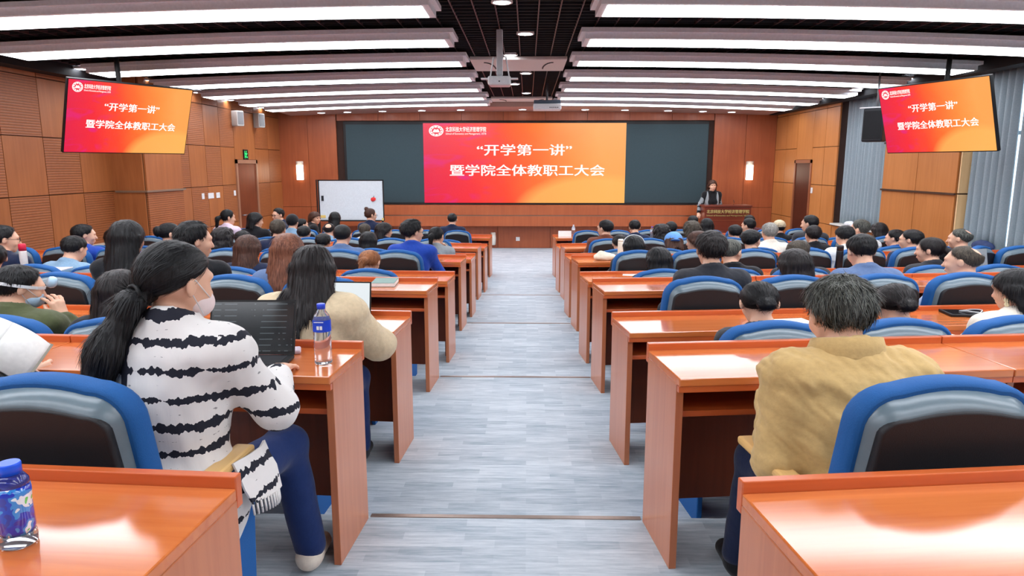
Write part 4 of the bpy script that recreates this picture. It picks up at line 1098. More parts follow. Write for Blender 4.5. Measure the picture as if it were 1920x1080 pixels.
# row 5
P('man_down', 4, 146, 443, 'man in a steel-blue shirt bowing his head, left block fifth row', hair='short', top='steel', turn=-.2)
P('woman', 4, 465, 440, 'woman with brown shoulder-length hair, left block fifth row', hair='long', hc='brown', top='navy')
P('woman_down', 4, 696, 469, 'woman with light ginger hair tied back, left block fifth row', hair='tail', hc='ginger', top='navy')
P('man_right', 4, 8, 422, 'man with black glasses at the left edge, fifth row', hair='short', top='navy', g=1)
P('man_right', 4, 1373, 447, 'man with short grizzled hair right beside the pinstripe jacket man', hair='buzz', hc='salt', top='black')
P('woman', 4, 1235, 463, 'short dark-haired person beside an empty chair, right block fifth row', hair='bob', hc='black', top='black')
P('man_right', 4, 1500, 450, 'man with short grey-brown hair beyond the long-haired woman', hair='short', hc='olive', top='charcoal')
P('woman_left', 4, 1745, 444, 'woman with a short dark ponytail, right block fifth row', hair='tail', hc='soft', top='charcoal')
# row 6
P('man_right', 5, 775, 412, 'man in a royal blue sweater with glasses looking right, left block', hair='tousled', top='royal', g=1)
P('man', 5, 642, 420, 'man with cropped black hair before a dark-backed chair, left block sixth row', hair='buzz', hc='black', top='greyblue')
P('woman', 5, 418, 425, 'curly dark-haired person in white, left block sixth row', hair='wavy', hc='soft', top='white')
P('man_right', 5, 158, 420, 'dark-haired man in a royal blue top by the left wall', hair='short', top='royal')
P('woman_left', 6, 210, 429, 'dark-haired person half hidden behind long black hair near the left wall', hair='bob', hc='black', top='wine')
P('woman_right', 5, 318, 417, 'woman with a pale green hair claw clip near the pilaster', hair='clip', hc='black', top='navy')
P('man_right', 5, 1411, 430, 'man with smooth dark hair, right block sixth row', hair='short', top='black')
P('woman_left', 5, 1307, 433, 'brown-haired person behind the pinstripe jacket man, sixth row', hair='bob', hc='brown', top='navy')
P('man_left', 5, 1708, 430, 'person with glasses and dark hair by the right wall, turned left', hair='short', top='navy', g=1)
P('man_left', 5, 1800, 428, 'man with thin grey hair in front of the curtained window', hair='thin', hc='salt', top='black')
P('man_down', 5, 1581, 424, 'man in a white shirt behind the black bottle, right block sixth row', hair='short', hc='black', top='white')
# row 7
P('man', 6, 606, 437, 'short-haired person left of the man in blue, seventh row', hair='short', top='wine')
P('woman', 6, 691, 434, 'bob-haired person before the blue chair, left block seventh row', hair='bob', hc='black', top='navy')
P('woman_cheek', 6, 818, 425, 'woman in a grey vest and white sleeves resting her cheek on her hand', hair='tail', hc='black', top='grey')
P('man', 6, 455, 432, 'low-sitting dark-haired person between brown-haired women, seventh row', hair='short', top='navy')
P('man_down', 6, 1161, 441, 'person with dark hair behind the white thermos, right block', hair='short', hc='soft', top='grey')
r, M = P('woman', 5, 1188, 446, 'dark-haired woman wearing a white headband, right block', hair='bob', hc='black', top='black')
bm = new_bm(); tube(bm, [(.098*math.cos(a), -.02, .02+.105*math.sin(a)) for a in [math.pi*i/16 for i in range(17)]], .005, 6); o = obj('headband', bm, WHITE, r); o.matrix_local = M
r, M = P('woman_down', 6, 1262, 438, 'person in a light blue baseball cap worn backwards, right block', hair='bob', hc='brown', top='brown')
f = ell((0, -.014, .03), (.101, .124, .108)); pk = ell((0, -.14, -.02), (.055, .05, .010))
g_ = lambda p: smin(np.maximum(f(p), -.02-p[:, 2]), pk(p), .01)
o = part_of(r, 'baseball_cap', mesh_of('baseball_cap', [net(g_, (-.12, -.21, -.03), (.12, .12, .16), .006)], [mat('cap_blue', (104, 158, 222), .8)])); o.matrix_local = M
P('man', 6, 1443, 417, 'man with silver-grey hair, right block seventh row', hair='short', hc='grey', top='cream')
P('woman', 6, 1525, 422, 'dark-haired person with a white collar, right block seventh row', hair='short', hc='soft', top='black')
P('man_left', 6, 1612, 411, 'grey-haired man beneath the first window, seventh row', hair='short', hc='salt', top='white')
P('man_left', 6, 1678, 430, 'dark-haired man in blue sitting against the wood pillar', hair='short', hc='black', top='blue')
# row 8
P('man', 6, 521, 411, 'person with dull brown hair, left block seventh row', hair='short', hc='olive', top='navy')
P('man', 7, 570, 423, 'dark-haired person with a raised arm, left block eighth row', hair='short', top='steel')
P('man', 8, 617, 418, 'balding man in front of the whiteboard, ninth row', hair='thin', hc='soft', top='steel')
P('man', 8, 684, 419, 'short dark-haired person under the bun-haired woman, ninth row', hair='short', hc='olive', top='white')
P('man_right', 7, 722, 417, 'person with a rounded dark haircut turned right, left block eighth row', hair='bob', hc='soft', top='navy')
P('man_left', 7, 1134, 412, 'man in a brown sweater with his hand at his chin, near the aisle', hair='short', hc='black', top='brown')
P('woman', 7, 1240, 419, 'dark wavy-haired person right of the purple-capped bottle', hair='wavy', hc='soft', top='navy')
P('woman', 7, 1297, 413, 'woman with curly brown hair, right block eighth row', hair='wavy', hc='olive', top='charcoal')
P('man', 7, 1378, 421, 'short dark-haired person by the podium front, eighth row', hair='short', hc='black', top='navy')
P('man_left', 7, 1518, 403, 'man with dark hair turned left near the right doorway', hair='short', hc='black', top='charcoal')
P('man', 7, 1648, 417, 'dark brown-haired person under the white window sill', hair='bob', hc='soft', top='olive')
# row 9
P('woman_right', 8, 427, 392, 'woman in a pale pink top by the left door', hair='tail', hc='black', top='pink')
P('man_right', 8, 480, 398, 'person with dark hair and a black jacket beside the door frame', hair='bob', hc='black', top='black')
r, M = P('man', 8, 548, 402, 'person in a black cap and light blue shirt, ninth row', hair='short', top='steel')
f = ell((0, -.012, .03), (.092, .112, .098)); g_ = lambda p: np.maximum(f(p), .0-p[:, 2])
o = part_of(r, 'baseball_cap', mesh_of('baseball_cap', [net(g_, (-.12, -.14, -.03), (.12, .12, .16), .007)], [CL('black')])); o.matrix_local = M
P('man_right', 9, 567, 410, 'dark-haired person behind the black cap wearer, front row', hair='short', top='navy')
P('man_down', 8, 1189, 413, 'man in a blue jacket bowing his head, right block ninth row', hair='short', top='navy')
P('man', 8, 1258, 415, 'dark-haired person beyond the wavy-haired one, right block ninth row', hair='short', top='black')
P('woman', 8, 1325, 409, 'dark-haired person left of the podium letters, ninth row', hair='bob', hc='black', top='black')
P('man_left', 8, 1403, 409, 'dark-haired man turned left below the podium, ninth row', hair='short', top='charcoal')
r, M = P('man', 8, 1461, 413, 'person in a beige cap and black jacket near the right corner', hair='short', top='black')
o = part_of(r, 'baseball_cap', mesh_of('baseball_cap', [net(g_, (-.12, -.14, -.03), (.12, .12, .16), .007)], [mat('cap_beige', (206, 190, 158), .8)])); o.matrix_local = M
# row 10
T = TPL['man']
P('man', 9, 848, 399, 'man in a navy jacket at the front desk nearest the aisle, left block', hair='buzz', hc='black', top='navy')
P('woman_right', 9, 695, 390, 'woman with a topknot in a navy top before the whiteboard', hair='topbun', hc='brown', top='navy', g=1)
P('woman', 9, 628, 397, 'person with long black hair before the whiteboard', hair='long', hc='black', top='black')
P('woman_right', 9, 591, 397, 'woman with brown fringe looking right beside the whiteboard stand', hair='bob', hc='brown', top='black', turn=-1.1, e=1, dy=.6)
P('man_left', 9, 520, 390, 'man with glasses turned round toward the camera, front row left', hair='short', hc='black', top='navy', turn=1.75, g=1, e=1)
P('man', 9, 1299, 404, 'dark-haired person just left of the podium, front row', hair='short', hc='black', top='black')
P('man', 9, 1405, 403, 'person with a dark brown haircut at the podium side, front row', hair='short', hc='soft', top='wine')
# ================================================================== THINGS ON DESKS
def laptop(label, loc, rz, w=.31, d=.21, scr=None, lid=1.9, hh=.20, body=None):
    r = thing('laptop', label, 'laptop', loc, rz)
    box('base', -w/2, w/2, -d, 0, 0, .014, body or BLACK, r, .003)
    bm = new_bm(); c, s = math.cos(lid-math.pi/2), math.sin(lid-math.pi/2)
    def q(x, z, t): return (x, z*s+t*c, .014+z*c-t*s)
    def slab(bm, x0, x1, z0, z1, t0, t1):
        v = [bm.verts.new(q(x, z, t)) for x in (x0, x1) for t in (t0, t1) for z in (z0, z1)]
        for f in ((0, 1, 3, 2), (4, 6, 7, 5), (0, 4, 5, 1), (2, 3, 7, 6), (0, 2, 6, 4), (1, 5, 7, 3)): bm.faces.new([v[i] for i in f])
    slab(bm, -w/2, w/2, 0, hh, 0, .006); obj('lid', bm, body or BLACK, r)
    bm = new_bm(); slab(bm, -w/2+.008, w/2-.008, .012, hh-.008, -.0015, 0); obj('screen', bm, scr, r)
    bm = new_bm(); bx(bm, -w/2+.02, w/2-.02, -d+.08, -.02, .014, .0155); obj('keyboard', bm, mat('keys', (40, 40, 44), .5), r)
    return r
def code_screen():
    m, t, b = newmat('code_screen'); N = t.nodes; L = t.links
    tc = N.new('ShaderNodeTexCoord'); mp = N.new('ShaderNodeMapping'); mp.inputs['Scale'].default_value = (9, 1, 1); L.new(tc.outputs['Object'], mp.inputs[0])
    sx = N.new('ShaderNodeSeparateXYZ'); L.new(tc.outputs['Object'], sx.inputs[0])
    sn = N.new('ShaderNodeMath'); sn.operation = 'MULTIPLY'; sn.inputs[1].default_value = 2*math.pi/.022; L.new(sx.outputs['Z'], sn.inputs[0])
    s2 = N.new('ShaderNodeMath'); s2.operation = 'SINE'; L.new(sn.outputs[0], s2.inputs[0]); g = N.new('ShaderNodeMath'); g.operation = 'GREATER_THAN'; g.inputs[1].default_value = .96; L.new(s2.outputs[0], g.inputs[0])
    nz = N.new('ShaderNodeTexNoise'); nz.inputs['Scale'].default_value = 3; L.new(mp.outputs[0], nz.inputs['Vector']); g2 = N.new('ShaderNodeMath'); g2.operation = 'GREATER_THAN'; g2.inputs[1].default_value = .52; L.new(nz.outputs['Fac'], g2.inputs[0])
    a = N.new('ShaderNodeMath'); a.operation = 'MULTIPLY'; L.new(g.outputs[0], a.inputs[0]); L.new(g2.outputs[0], a.inputs[1])
    mx = N.new('ShaderNodeMix'); mx.data_type = 'RGBA'; L.new(a.outputs[0], mx.inputs[0]); mx.inputs[6].default_value = (.004, .007, .010, 1); mx.inputs[7].default_value = (.12, .15, .17, 1)
    L.new(mx.outputs[2], b.inputs['Emission Color']); b.inputs['Emission Strength'].default_value = .8; b.inputs['Base Color'].default_value = (.01, .01, .01, 1); b.inputs['Roughness'].default_value = .15
    return m
WSCR = emit('white_document_screen', (232, 240, 244), .75, (30, 30, 30))
BOTM = mat('clear_plastic', (240, 246, 252), .06, trans=.92, ior=1.25, noise=0)
def bottle(label, loc, h=.225, r0=.032, cap=(40, 70, 210), lab=(30, 70, 200), body=None, z0=.55, z1=.74, rings=True):
    r = thing('water_bottle', label, 'bottle', loc)
    bm = new_bm(); pr = [(r0*.86, 0), (r0, .006)]
    n = 7
    for i in range(n):
        z = h*(.05+.44*i/n); pr += [(r0, z), (r0*(.94 if rings else 1), z+h*.03)]
    pr += [(r0, h*.5), (r0, h*.74), (r0*.8, h*.82), (r0*.42, h*.9), (r0*.42, h*.93)]
    lathe(bm, pr, 24); obj('bottle_body', bm, body or BOTM, r)
    bm = new_bm(); lathe(bm, [(r0*1.012, h*z0), (r0*1.012, h*z1)], 24, cap=False); obj('wrap_label', bm, mat('label_%d_%d' % lab[:2], lab, .35), r)
    bm = new_bm(); lathe(bm, [(r0*.47, h*.915), (r0*.47, h*.995), (r0*.42, h)], 20); obj('cap', bm, mat('cap_%d_%d' % cap[:2], cap, .35), r)
    return r
# laptop of the woman in the cardigan
p = at(450, 640, 2.60); lz = .7525
lp = laptop('open black laptop with dark code screen before the ponytailed woman', (-1.075, 2.60, lz), .04, .335, .225, code_screen(), 1.88, .215)
p = desk_pt(-1, 1, .20, .17); laptop('open white-screened laptop before the woman in the beige jacket', (at(640, 560, 3.80).x, 3.86, LZ[1]+.7525), -.05, .30, .20, WSCR, 1.75, .20)
p = at(1862, 500, 6.35); laptop('grey laptop lid standing open on the right block, fifth row', (p.x, 6.62, LZ[2]+.7525), .2, .33, .2, mat('lid_silver', (168, 176, 182), .3, metal=.3), 1.8, .21, mat('lid_silver2', (168, 176, 182), .3, metal=.3))
# bottle on the second desk
def on_top(u, v, k, z=.7522):
    zz = LZ[LEV[k]]+z; return at_z(u, v, zz)
q = on_top(607, 681, 1)
b = bottle('clear water bottle with blue label and blue cap on the desk beside the laptop', q, .232, .0335)
bm = new_bm(); bx(bm, -.010, -.001, -.0352, -.0345, .138, .152); bx(bm, .002, .011, -.0352, -.0345, .138, .152); bx(bm, -.02, .016, -.0348, -.0343, .165, .168); obj('label_lines', bm, WHITE, b)
q = on_top(538, 662, 1)
tp = thing('tissue_pack', 'small pale pink tissue pack beside the clear water bottle', 'tissues', q, .3)
box('wrapper', -.055, .055, -.035, .035, 0, .018, mat('pale_pink_film', (226, 206, 216), .3), tp, .008); box('flap', -.03, .03, -.008, .008, .018, .020, mat('flap_pink', (206, 150, 160), .4), tp)
q = on_top(497, 672, 1)
bm = new_bm(); bx(bm, -.04, .04, -.075, .075, 0, .010); o = obj('phone', bm, mat('phone_red', (186, 70, 60), .3), None, bevel=.004); o.location = q; o.rotation_euler = (0, 0, -.35); tag(o, 'reddish phone lying at the edge of the desk beside the black laptop', 'phone')
# juice-coloured drink bottle on the nearest desk
q = on_top(36, 1018, 0)
def drinkbody():
    m, t, b = newmat('purple_blue_label'); N = t.nodes; L = t.links
    tc = N.new('ShaderNodeTexCoord'); nz = N.new('ShaderNodeTexNoise'); nz.inputs['Scale'].default_value = 26; nz.inputs['Detail'].default_value = 2; L.new(tc.outputs['Object'], nz.inputs['Vector'])
    cr = N.new('ShaderNodeValToRGB'); e = cr.color_ramp; e.interpolation = 'CONSTANT'
    cs = [(0, (50, 44, 160)), (.42, (34, 62, 190)), (.5, (60, 140, 220)), (.56, (226, 236, 244)), (.62, (96, 204, 96)), (.68, (44, 40, 150))]
    e.elements[0].color = (*lin(cs[0][1]), 1); e.elements[1].position = cs[1][0]; e.elements[1].color = (*lin(cs[1][1]), 1)
    for p_, c in cs[2:]: z = e.elements.new(p_); z.color = (*lin(c), 1)
    L.new(nz.outputs['Fac'], cr.inputs[0]); L.new(cr.outputs[0], b.inputs['Base Color']); b.inputs['Roughness'].default_value = .15; b.inputs['Coat Weight'].default_value = .6
    return m
r = thing('drink_bottle', 'blue-capped drink bottle with a purple and green label on the nearest left desk', 'bottle', q)
bm = new_bm(); lathe(bm, [(.030, 0), (.0335, .004), (.0335, .022), (.030, .028)], 28); obj('bottle_base', bm, BOTM, r)
bm = new_bm(); lathe(bm, [(.030, .026), (.0325, .036), (.0315, .07), (.031, .09), (.0325, .11), (.031, .125)], 28); obj('wrap_label', bm, drinkbody(), r)
bm = new_bm(); lathe(bm, [(.031, .124), (.030, .134), (.022, .146), (.017, .150)], 28); obj('bottle_shoulder', bm, mat('shoulder_violet', (70, 74, 150), .1, trans=.5), r)
bm = new_bm(); lathe(bm, [(.0205, .149), (.0205, .168), (.019, .171)], 28); obj('cap', bm, mat('cap_bright_blue', (30, 90, 230), .3), r)
# open book at the left edge
q = at(-4, 648, 2.33)
r = thing('open_book', 'open book with blank white pages held up at the left edge', 'book', (q.x, q.y, q.z), .35)
bm = new_bm()
for s, c in ((-1, 0), (1, 0)):
    n = 8; va = []
    for i in range(n+1):
        t = i/n; x = s*.17*t; y = -.02*math.sin(t*math.pi)-.035*(1-t)+.03*t; va.append([bm.verts.new((x, y, z)) for z in (-.11, .11)])
    for i in range(n): bm.faces.new((va[i][0], va[i+1][0], va[i+1][1], va[i][1]))
o = obj('pages', bm, PAPER, r, True); md = o.modifiers.new('s', 'SOLIDIFY'); md.thickness = .012
bm = new_bm(); bx(bm, -.175, .175, .026, .03, -.115, .115); obj('cover', bm, mat('book_cover_grey', (150, 146, 134), .6), r)
r.rotation_euler = (-.75, .55, .35); r.scale = (.8, .8, .8)
# book on the fourth-row desk
def book(label, u, v, k, w, d, h, c, rz=.1, name='book'):
    q = on_top(u, v, k); r = thing(name, label, 'book', q, rz)
    box('cover', -w/2, w/2, -d/2, d/2, 0, h, mat('cover_%d_%d_%d' % c, c, .5), r, .002); box('page_block', -w/2+.003, w/2+.0005, -d/2-.0008, d/2-.003, .003, h-.003, PAPER, r)
    return r
book('green-grey book lying on the fourth row desk near the aisle', 722, 533, 3, .17, .24, .03, (96, 130, 120), .05)
book('pink folder on the left block desk behind the man in steel blue', 168, 514, 3, .30, .22, .012, (196, 70, 120), -.1, 'folder')
book('white paper pad on the left block desk beside the pink folder', 95, 507, 3, .21, .29, .008, (226, 214, 220), .1, 'paper_pad')
def sheet(label, u, v, k, w, d, rz, name='paper_sheet', c=PAPER, h=.0015):
    q = on_top(u, v, k); bm = new_bm(); bx(bm, -w/2, w/2, -d/2, d/2, 0, h); o = obj(name, bm, c); o.location = q; o.rotation_euler = (0, 0, rz); return tag(o, label, name.split('_')[0])
sheet('white sheet lying left of the blue chair, right block', 1190, 513, 4, .21, .29, -.2)
o = sheet('dark phone lying beside the white sheet, right block', 1162, 513, 4, .14, .075, .1, 'phone', BLACK, .009)
sheet('white paper in front of the knot-haired woman', 1486, 603, 2, .2, .14, .2, 'paper_note')
# phone-like tablet with folded glasses
q = on_top(1815, 590, 2); r = thing('tablet', 'black tablet case on the desk by the cream blouse woman', 'tablet', q, -.1)
box('case', -.13, .10, -.08, .08, 0, .016, BLACK, r, .004)
box('screen', -.12, .09, -.07, .07, .0155, .0165, mat('tablet_glass', (20, 22, 26), .1), r)
bm = new_bm()
tube(bm, [(.06*math.cos(a*1.0)*(1+.2*math.sin(3*a)), .035*math.sin(a), .006+.004*math.sin(2*a)) for a in [k*math.pi/10 for k in range(34)]], .003, 6)
o = obj('cable', bm, WHITE); o.location = q+Vector((.02, 0, .017)); tag(o, 'white earphone cable coiled on the black tablet', 'cable')
# thermos flasks
def flask(name, label, u, v, k, r0, h, c, capc, ch=.2):
    q = on_top(u, v, k); r = thing(name, label, 'flask', q)
    bm = new_bm(); lathe(bm, [(r0*.95, 0), (r0, .005), (r0, h*(1-ch)-.01), (r0*.93, h*(1-ch))], 22); obj('flask_body', bm, mat('flask_%d_%d' % c[:2], c, .35), r)
    bm = new_bm(); lathe(bm, [(r0*.98, h*(1-ch)), (r0*.98, h*.96), (r0*.8, h)], 22); obj('lid', bm, mat('lid_%d_%d' % capc[:2], capc, .35), r)
    return r
flask('thermos', 'white thermos with a red lid at the far left, fourth row desk', 46, 500, 3, .030, .20, (232, 222, 216), (222, 40, 72), .3)
r = flask('thermos', 'tall white thermos with a loop handle, right block', 1163, 484, 5, .031, .21, (236, 230, 214), (240, 236, 222), .12)
bm = new_bm(); tube(bm, [(.02, 0, .185), (.055, 0, .20), (.07, 0, .18), (.065, 0, .13), (.035, 0, .11)], .007, 8); obj('handle', bm, WHITE, r)
flask('flask', 'slim black flask beside the grey-blue jacket man', 1572, 508, 4, .033, .25, (18, 16, 22), (30, 26, 32), .2)
bottle('small clear bottle by the white name card on the front right desk', on_top(1075, 443, 9), .22, .033, (210, 220, 230), (214, 226, 236))
bottle('clear bottle with a purple cap, right block eighth row', on_top(1222, 448, 7), .2, .031, (110, 60, 190), (226, 232, 240))
# name card on the front desk
q = on_top(1059, 443, 9); bm = new_bm()
v = [bm.verts.new(p_) for p_ in ((-.125, -.03, 0), (.125, -.03, 0), (.125, 0, .105), (-.125, 0, .105), (.125, .03, 0), (-.125, .03, 0))]
bm.faces.new((v[0], v[1], v[2], v[3])); bm.faces.new((v[3], v[2], v[4], v[5]))
o = obj('name_card', bm, PAPER); o.location = q; md = o.modifiers.new('s', 'SOLIDIFY'); md.thickness = .0015; tag(o, 'blank white tent card on the front right desk', 'card')
# crumpled cream cloth bag
q = on_top(1133, 487, 5); f = U([ell((0, 0, .03), (.12, .08, .045)), ell((-.03, 0, .06), (.05, .05, .04)), ell((.06, .01, .03), (.07, .06, .03))], .02)
me = mesh_of('cloth_bag', [net(lambda p: np.maximum(f(p)-.008*ridge(p, 60, 3), -p[:, 2]), (-.17, -.13, -.01), (.17, .13, .13), .007)], [mat('bag_cream', (232, 224, 202), .9)])
o = bpy.data.objects.new('cloth_bag', me); COL.objects.link(o); o.location = q; tag(o, 'crumpled cream cloth bag on the right block desk near the thermos', 'bag')
# ================================================================== AT THE FRONT
wl, wr_ = at(592, 337, 16.2), at(721, 414, 16.2)
r = thing('whiteboard', 'mobile whiteboard with a red apple magnet at the front left', 'whiteboard', ((wl.x+wr_.x)/2, 16.2, FZ), .0)
w = wr_.x-wl.x; z1 = wl.z-FZ; z0 = wr_.z-FZ
box('board', -w/2+.07, w/2-.02, -.012, .012, z0+.02, z1-.02, mat('board_white', (214, 222, 228), .25), r)
bm = new_bm()
for a, b_, c, d in ((-w/2+.04, w/2, z1-.025, z1), (-w/2+.04, w/2, z0, z0+.02), (-w/2+.045, -w/2+.075, z0, z1), (w/2-.022, w/2, z0, z1), (-w/2, -w/2+.02, z0-.4, z1+.0), ): bx(bm, a, b_, -.018, .018, c, d)
obj('frame', bm, BLACK, r)
for s in (-1, 1):
    bm = new_bm(); bx(bm, s*(w/2-.04)-.02, s*(w/2-.04)+.02, -.02, .02, .05, z0); bx(bm, s*(w/2-.04)-.02, s*(w/2-.04)+.02, -.28, .28, .03, .07); obj('leg', bm, BLACK, r)
box('pen_tray', -w/2+.1, w/2-.1, -.06, -.012, z0-.01, z0+.01, BLACK, r)
box('crossbar', -w/2, w/2, -.015, .015, .25, .29, BLACK, r)
bm = new_bm(); bx(bm, -w/2+.12, -w/2+.17, -.035, -.012, z0+.36*(z1-z0)+.12, z0+.36*(z1-z0)+.24); o = obj('eraser', bm, mat('eraser_black', (26, 30, 36), .6)); o.location = r.location; tag(o, 'black eraser stuck on the left side of the whiteboard', 'eraser')
bm = new_bm()
for c, rr in (((0, 0, 0), .048), ((.028, 0, .008), .042)): lathe(bm, [(rr*.3, -.008), (rr, -.006), (rr, .004), (rr*.3, .008)], 20, c, M=Euler((math.pi/2, 0, 0)).to_matrix())
o = obj('apple_magnet', bm, mat('apple_red', (220, 50, 50), .35)); p = at(699, 374, 16.17); o.location = p; tag(o, 'red apple-shaped magnet on the whiteboard', 'magnet')
bm = new_bm(); tube(bm, [(.01, 0, .04), (.03, 0, .085)], .006, 6); obj('stem', bm, BLACK, o)
for u, v in ((606, 406), (718, 411)):
    p = at(u, v, 16.18); bm = new_bm(); bx(bm, -.06 if u < 650 else -.02, .06 if u < 650 else .02, -.004, .0, -.03, .03); o = obj('sticker', bm, mat('sticker_yellow', (226, 196, 110), .6)); o.location = p; tag(o, 'yellow sticker at the %s bottom corner of the whiteboard' % ('left' if u < 650 else 'right'), 'sticker')
# wall sconces
SCG = emit('sconce_glow', (255, 240, 214), 5.5)
for u, lab in ((562, 'glowing white half-round wall lamp left of the video wall'), (1406, 'glowing white half-round wall lamp right of the video wall')):
    a = at(u, 303, WALLY); b_ = at(u, 337, WALLY)
    r = thing('wall_lamp', lab, 'wall lamp', (a.x, WALLY, b_.z)); h = a.z-b_.z
    bm = new_bm(); n = 10; rg = [[bm.verts.new((.088*math.cos(math.pi*i/n), -.02-.075*math.sin(math.pi*i/n), z)) for i in range(n+1)] for z in (0, h*.8)]
    for i in range(n): bm.faces.new((rg[0][i], rg[0][i+1], rg[1][i+1], rg[1][i]))
    bm.faces.new(rg[0]); bm.faces.new(rg[1][::-1]); obj('shade', bm, SCG, r)
    bm = new_bm()
    for k in range(4):
        z = h*(.82+.055*k); rg = [[bm.verts.new((rr*math.cos(math.pi*i/n), -.02-rr*.85*math.sin(math.pi*i/n), z+dz)) for i in range(n+1)] for rr, dz in ((.09, 0), (.09, h*.03), (.06, h*.03), (.06, 0))]
        for q_ in range(4):
            for i in range(n): bm.faces.new((rg[q_][i], rg[q_][i+1], rg[(q_+1) % 4][i+1], rg[(q_+1) % 4][i]))
    obj('top_ribs', bm, CREAM, r); box('back_plate', -.088, .088, -.022, 0, 0, h, CREAM, r)
# wall and ceiling equipment
p = at(466.5, 290, 15.55)
r = thing('exit_sign', 'green running-man exit sign above the left door', 'sign', (-6.24, 15.55, p.z))
box('case', -.03, .0, -.11, .11, -.11, .11, BLACK, r)
SG = emit('exit_green', (40, 220, 110), 1.3, (10, 60, 30)); bm = new_bm()
bx(bm, 0, .004, -.03, .02, -.02, .04); bx(bm, 0, .004, -.012, .02, .05, .08); bx(bm, 0, .004, -.07, .06, .01, .03); bx(bm, 0, .004, -.06, -.02, -.06, -.03); bx(bm, 0, .004, .0, .06, -.07, -.04); bx(bm, 0, .004, -.09, -.075, -.08, .08)
obj('running_figure', bm, SG, r)
for u, v, c in ((439, 222, 1), (478, 226, 0)):
    p = at(u, v, 15.0 if c else 16.2); r = thing('wall_speaker', 'white wall loudspeaker, %s of two above the left door' % ('nearer' if c else 'farther'), 'loudspeaker', (-6.15, p.y, p.z), -.5)
    box('cabinet', -.13, .09, -.09, .09, -.16, .16, mat('speaker_white', (196, 196, 192), .5), r, .02); bm = new_bm(); bx(bm, .09, .095, -.07, .07, -.13, .13); obj('grille', bm, mat('grille_grey', (120, 120, 122), .7), r)
    bm = new_bm(); tube(bm, [(-.15, .0, 0), (-.1, 0, 0)], .02, 8); obj('bracket', bm, BLACK, r)
for i, (u, v, w_) in enumerate(((380, 368, .1), (394, 367, .24), (408, 366, .16), (439, 362, .09))):
    yy = 12.6+i*.5 if i < 3 else 14.75
    a = at(u, v, 13); X = -6.27
    # march along the wall until the plate lines up with the spot where it hangs
    best = min([(abs(seen((X, y_, 1.0))[0]-u), y_) for y_ in np.arange(12.3, 14.95, .02)])[1]; zz = at(u, v, best).z
    o = box('switch_plate', X, X+.012, best-w_/2, best+w_/2, zz-.055, zz+.055, WHITE, None, .004); tag(o, 'white switch plate on the left wall, %s from the door' % ORD[4-i], 'switch')
for u, v in ((1503, 357),):
    best = min([(abs(seen((RX, y_, 1.0))[0]-u), y_) for y_ in np.arange(10.5, 15.4, .02)])[1]; zz = at(u, v, best).z
    o = box('switch_plate', RX-.012, RX, best-.045, best+.045, zz-.06, zz+.06, WHITE, None, .004); tag(o, 'white switch plate on the right wall %s' % ('beside the dark door' if u < 1550 else 'on the pillar by the curtain'), 'switch')
p = at(971, 448, WALLY); o = box('floor_socket', p.x-.05, p.x+.05, WALLY-.012, WALLY, p.z-.05, p.z+.05, WHITE, None, .004); tag(o, 'white socket plate low on the front wall at the aisle end', 'socket')
p = at(925, 447, WALLY); 
bm = new_bm(); lathe(bm, [(.06, -.16), (.075, 0), (.06, .16)], 12, (p.x, WALLY-.06, p.z)); 
o = obj('desk_lamp_cover', bm, mat('cover_white', (240, 236, 226), .4)); tag(o, 'small white cover on the wall by the front left desk', 'cover')
for n, (u, z) in enumerate(((737, .30), (1300, .30))):
    pass
# loudspeaker beside the right television
p = at(1640, 235, 10.6)
r = thing('loudspeaker', 'black loudspeaker hanging left of the right television', 'loudspeaker', p, -.7)
box('cabinet', -.14, .14, -.12, .14, -.24, .24, mat('speaker_black', (22, 26, 32), .5), r, .02); box('grille', -.12, .12, -.126, -.12, -.2, .2, mat('grille_black', (14, 16, 20), .8), r)
box('bracket', -.03, .03, .14, .2, .1, .16, GREYM, r); bm = new_bm(); tube(bm, [(0, .05, .24), (0, .05, .80)], .015, 8); obj('hanger', bm, GREYM, r)
box('top_bar', -.2, .14, -.1, -.06, .245, .26, WHITE, r)
# projectors hanging over the aisle
Yp = 8.2; top = at(937, 57, Yp); lo_ = at(937, 150, Yp)
r = thing('projector', 'white ceiling projector on a long column over the aisle, nearer one', 'projector', (lo_.x, Yp, lo_.z))
box('column', -.035, .035, -.035, .035, .05, 3.0-lo_.z, mat('column_grey', (186, 188, 192), .35), r, .006)
bm = new_bm(); v = [bm.verts.new(q) for q in ((-.13, -.14, -.07), (.13, -.14, -.07), (.12, .2, -.06), (-.12, .2, -.06), (-.13, -.14, .03), (.13, -.14, .03), (.12, .2, .04), (-.12, .2, .04))]
for q in ((0, 3, 2, 1), (4, 5, 6, 7), (0, 1, 5, 4), (1, 2, 6, 5), (2, 3, 7, 6), (3, 0, 4, 7)): bm.faces.new([v[i] for i in q])
obj('body', bm, mat('projector_white', (206, 208, 210), .35), r, bevel=.02, seg=3)
for s in (-1, 1):
    bm = new_bm(); tube(bm, [(s*.11, 0, .02), (s*.09, .0, .14), (s*.07, 0, .25)], .009, 6); obj('strut', bm, WHITE, r)
    bm = new_bm(); bx(bm, s*.17-.04, s*.17+.04, -.1, .0, .0, .012); obj('wing', bm, WHITE, r)
bm = new_bm(); lathe(bm, [(.005, 0), (.008, .004), (.005, .008)], 10, (0, -.145, -.03), M=Euler((math.pi/2, 0, 0)).to_matrix()); obj('indicator', bm, BLACK, r)
a, b_ = at(1000, 188, 13.2), at(1052, 206, 13.2)
r = thing('projector', 'white box projector with dark top grille near the video wall', 'projector', ((a.x+b_.x)/2, 13.3, b_.z))
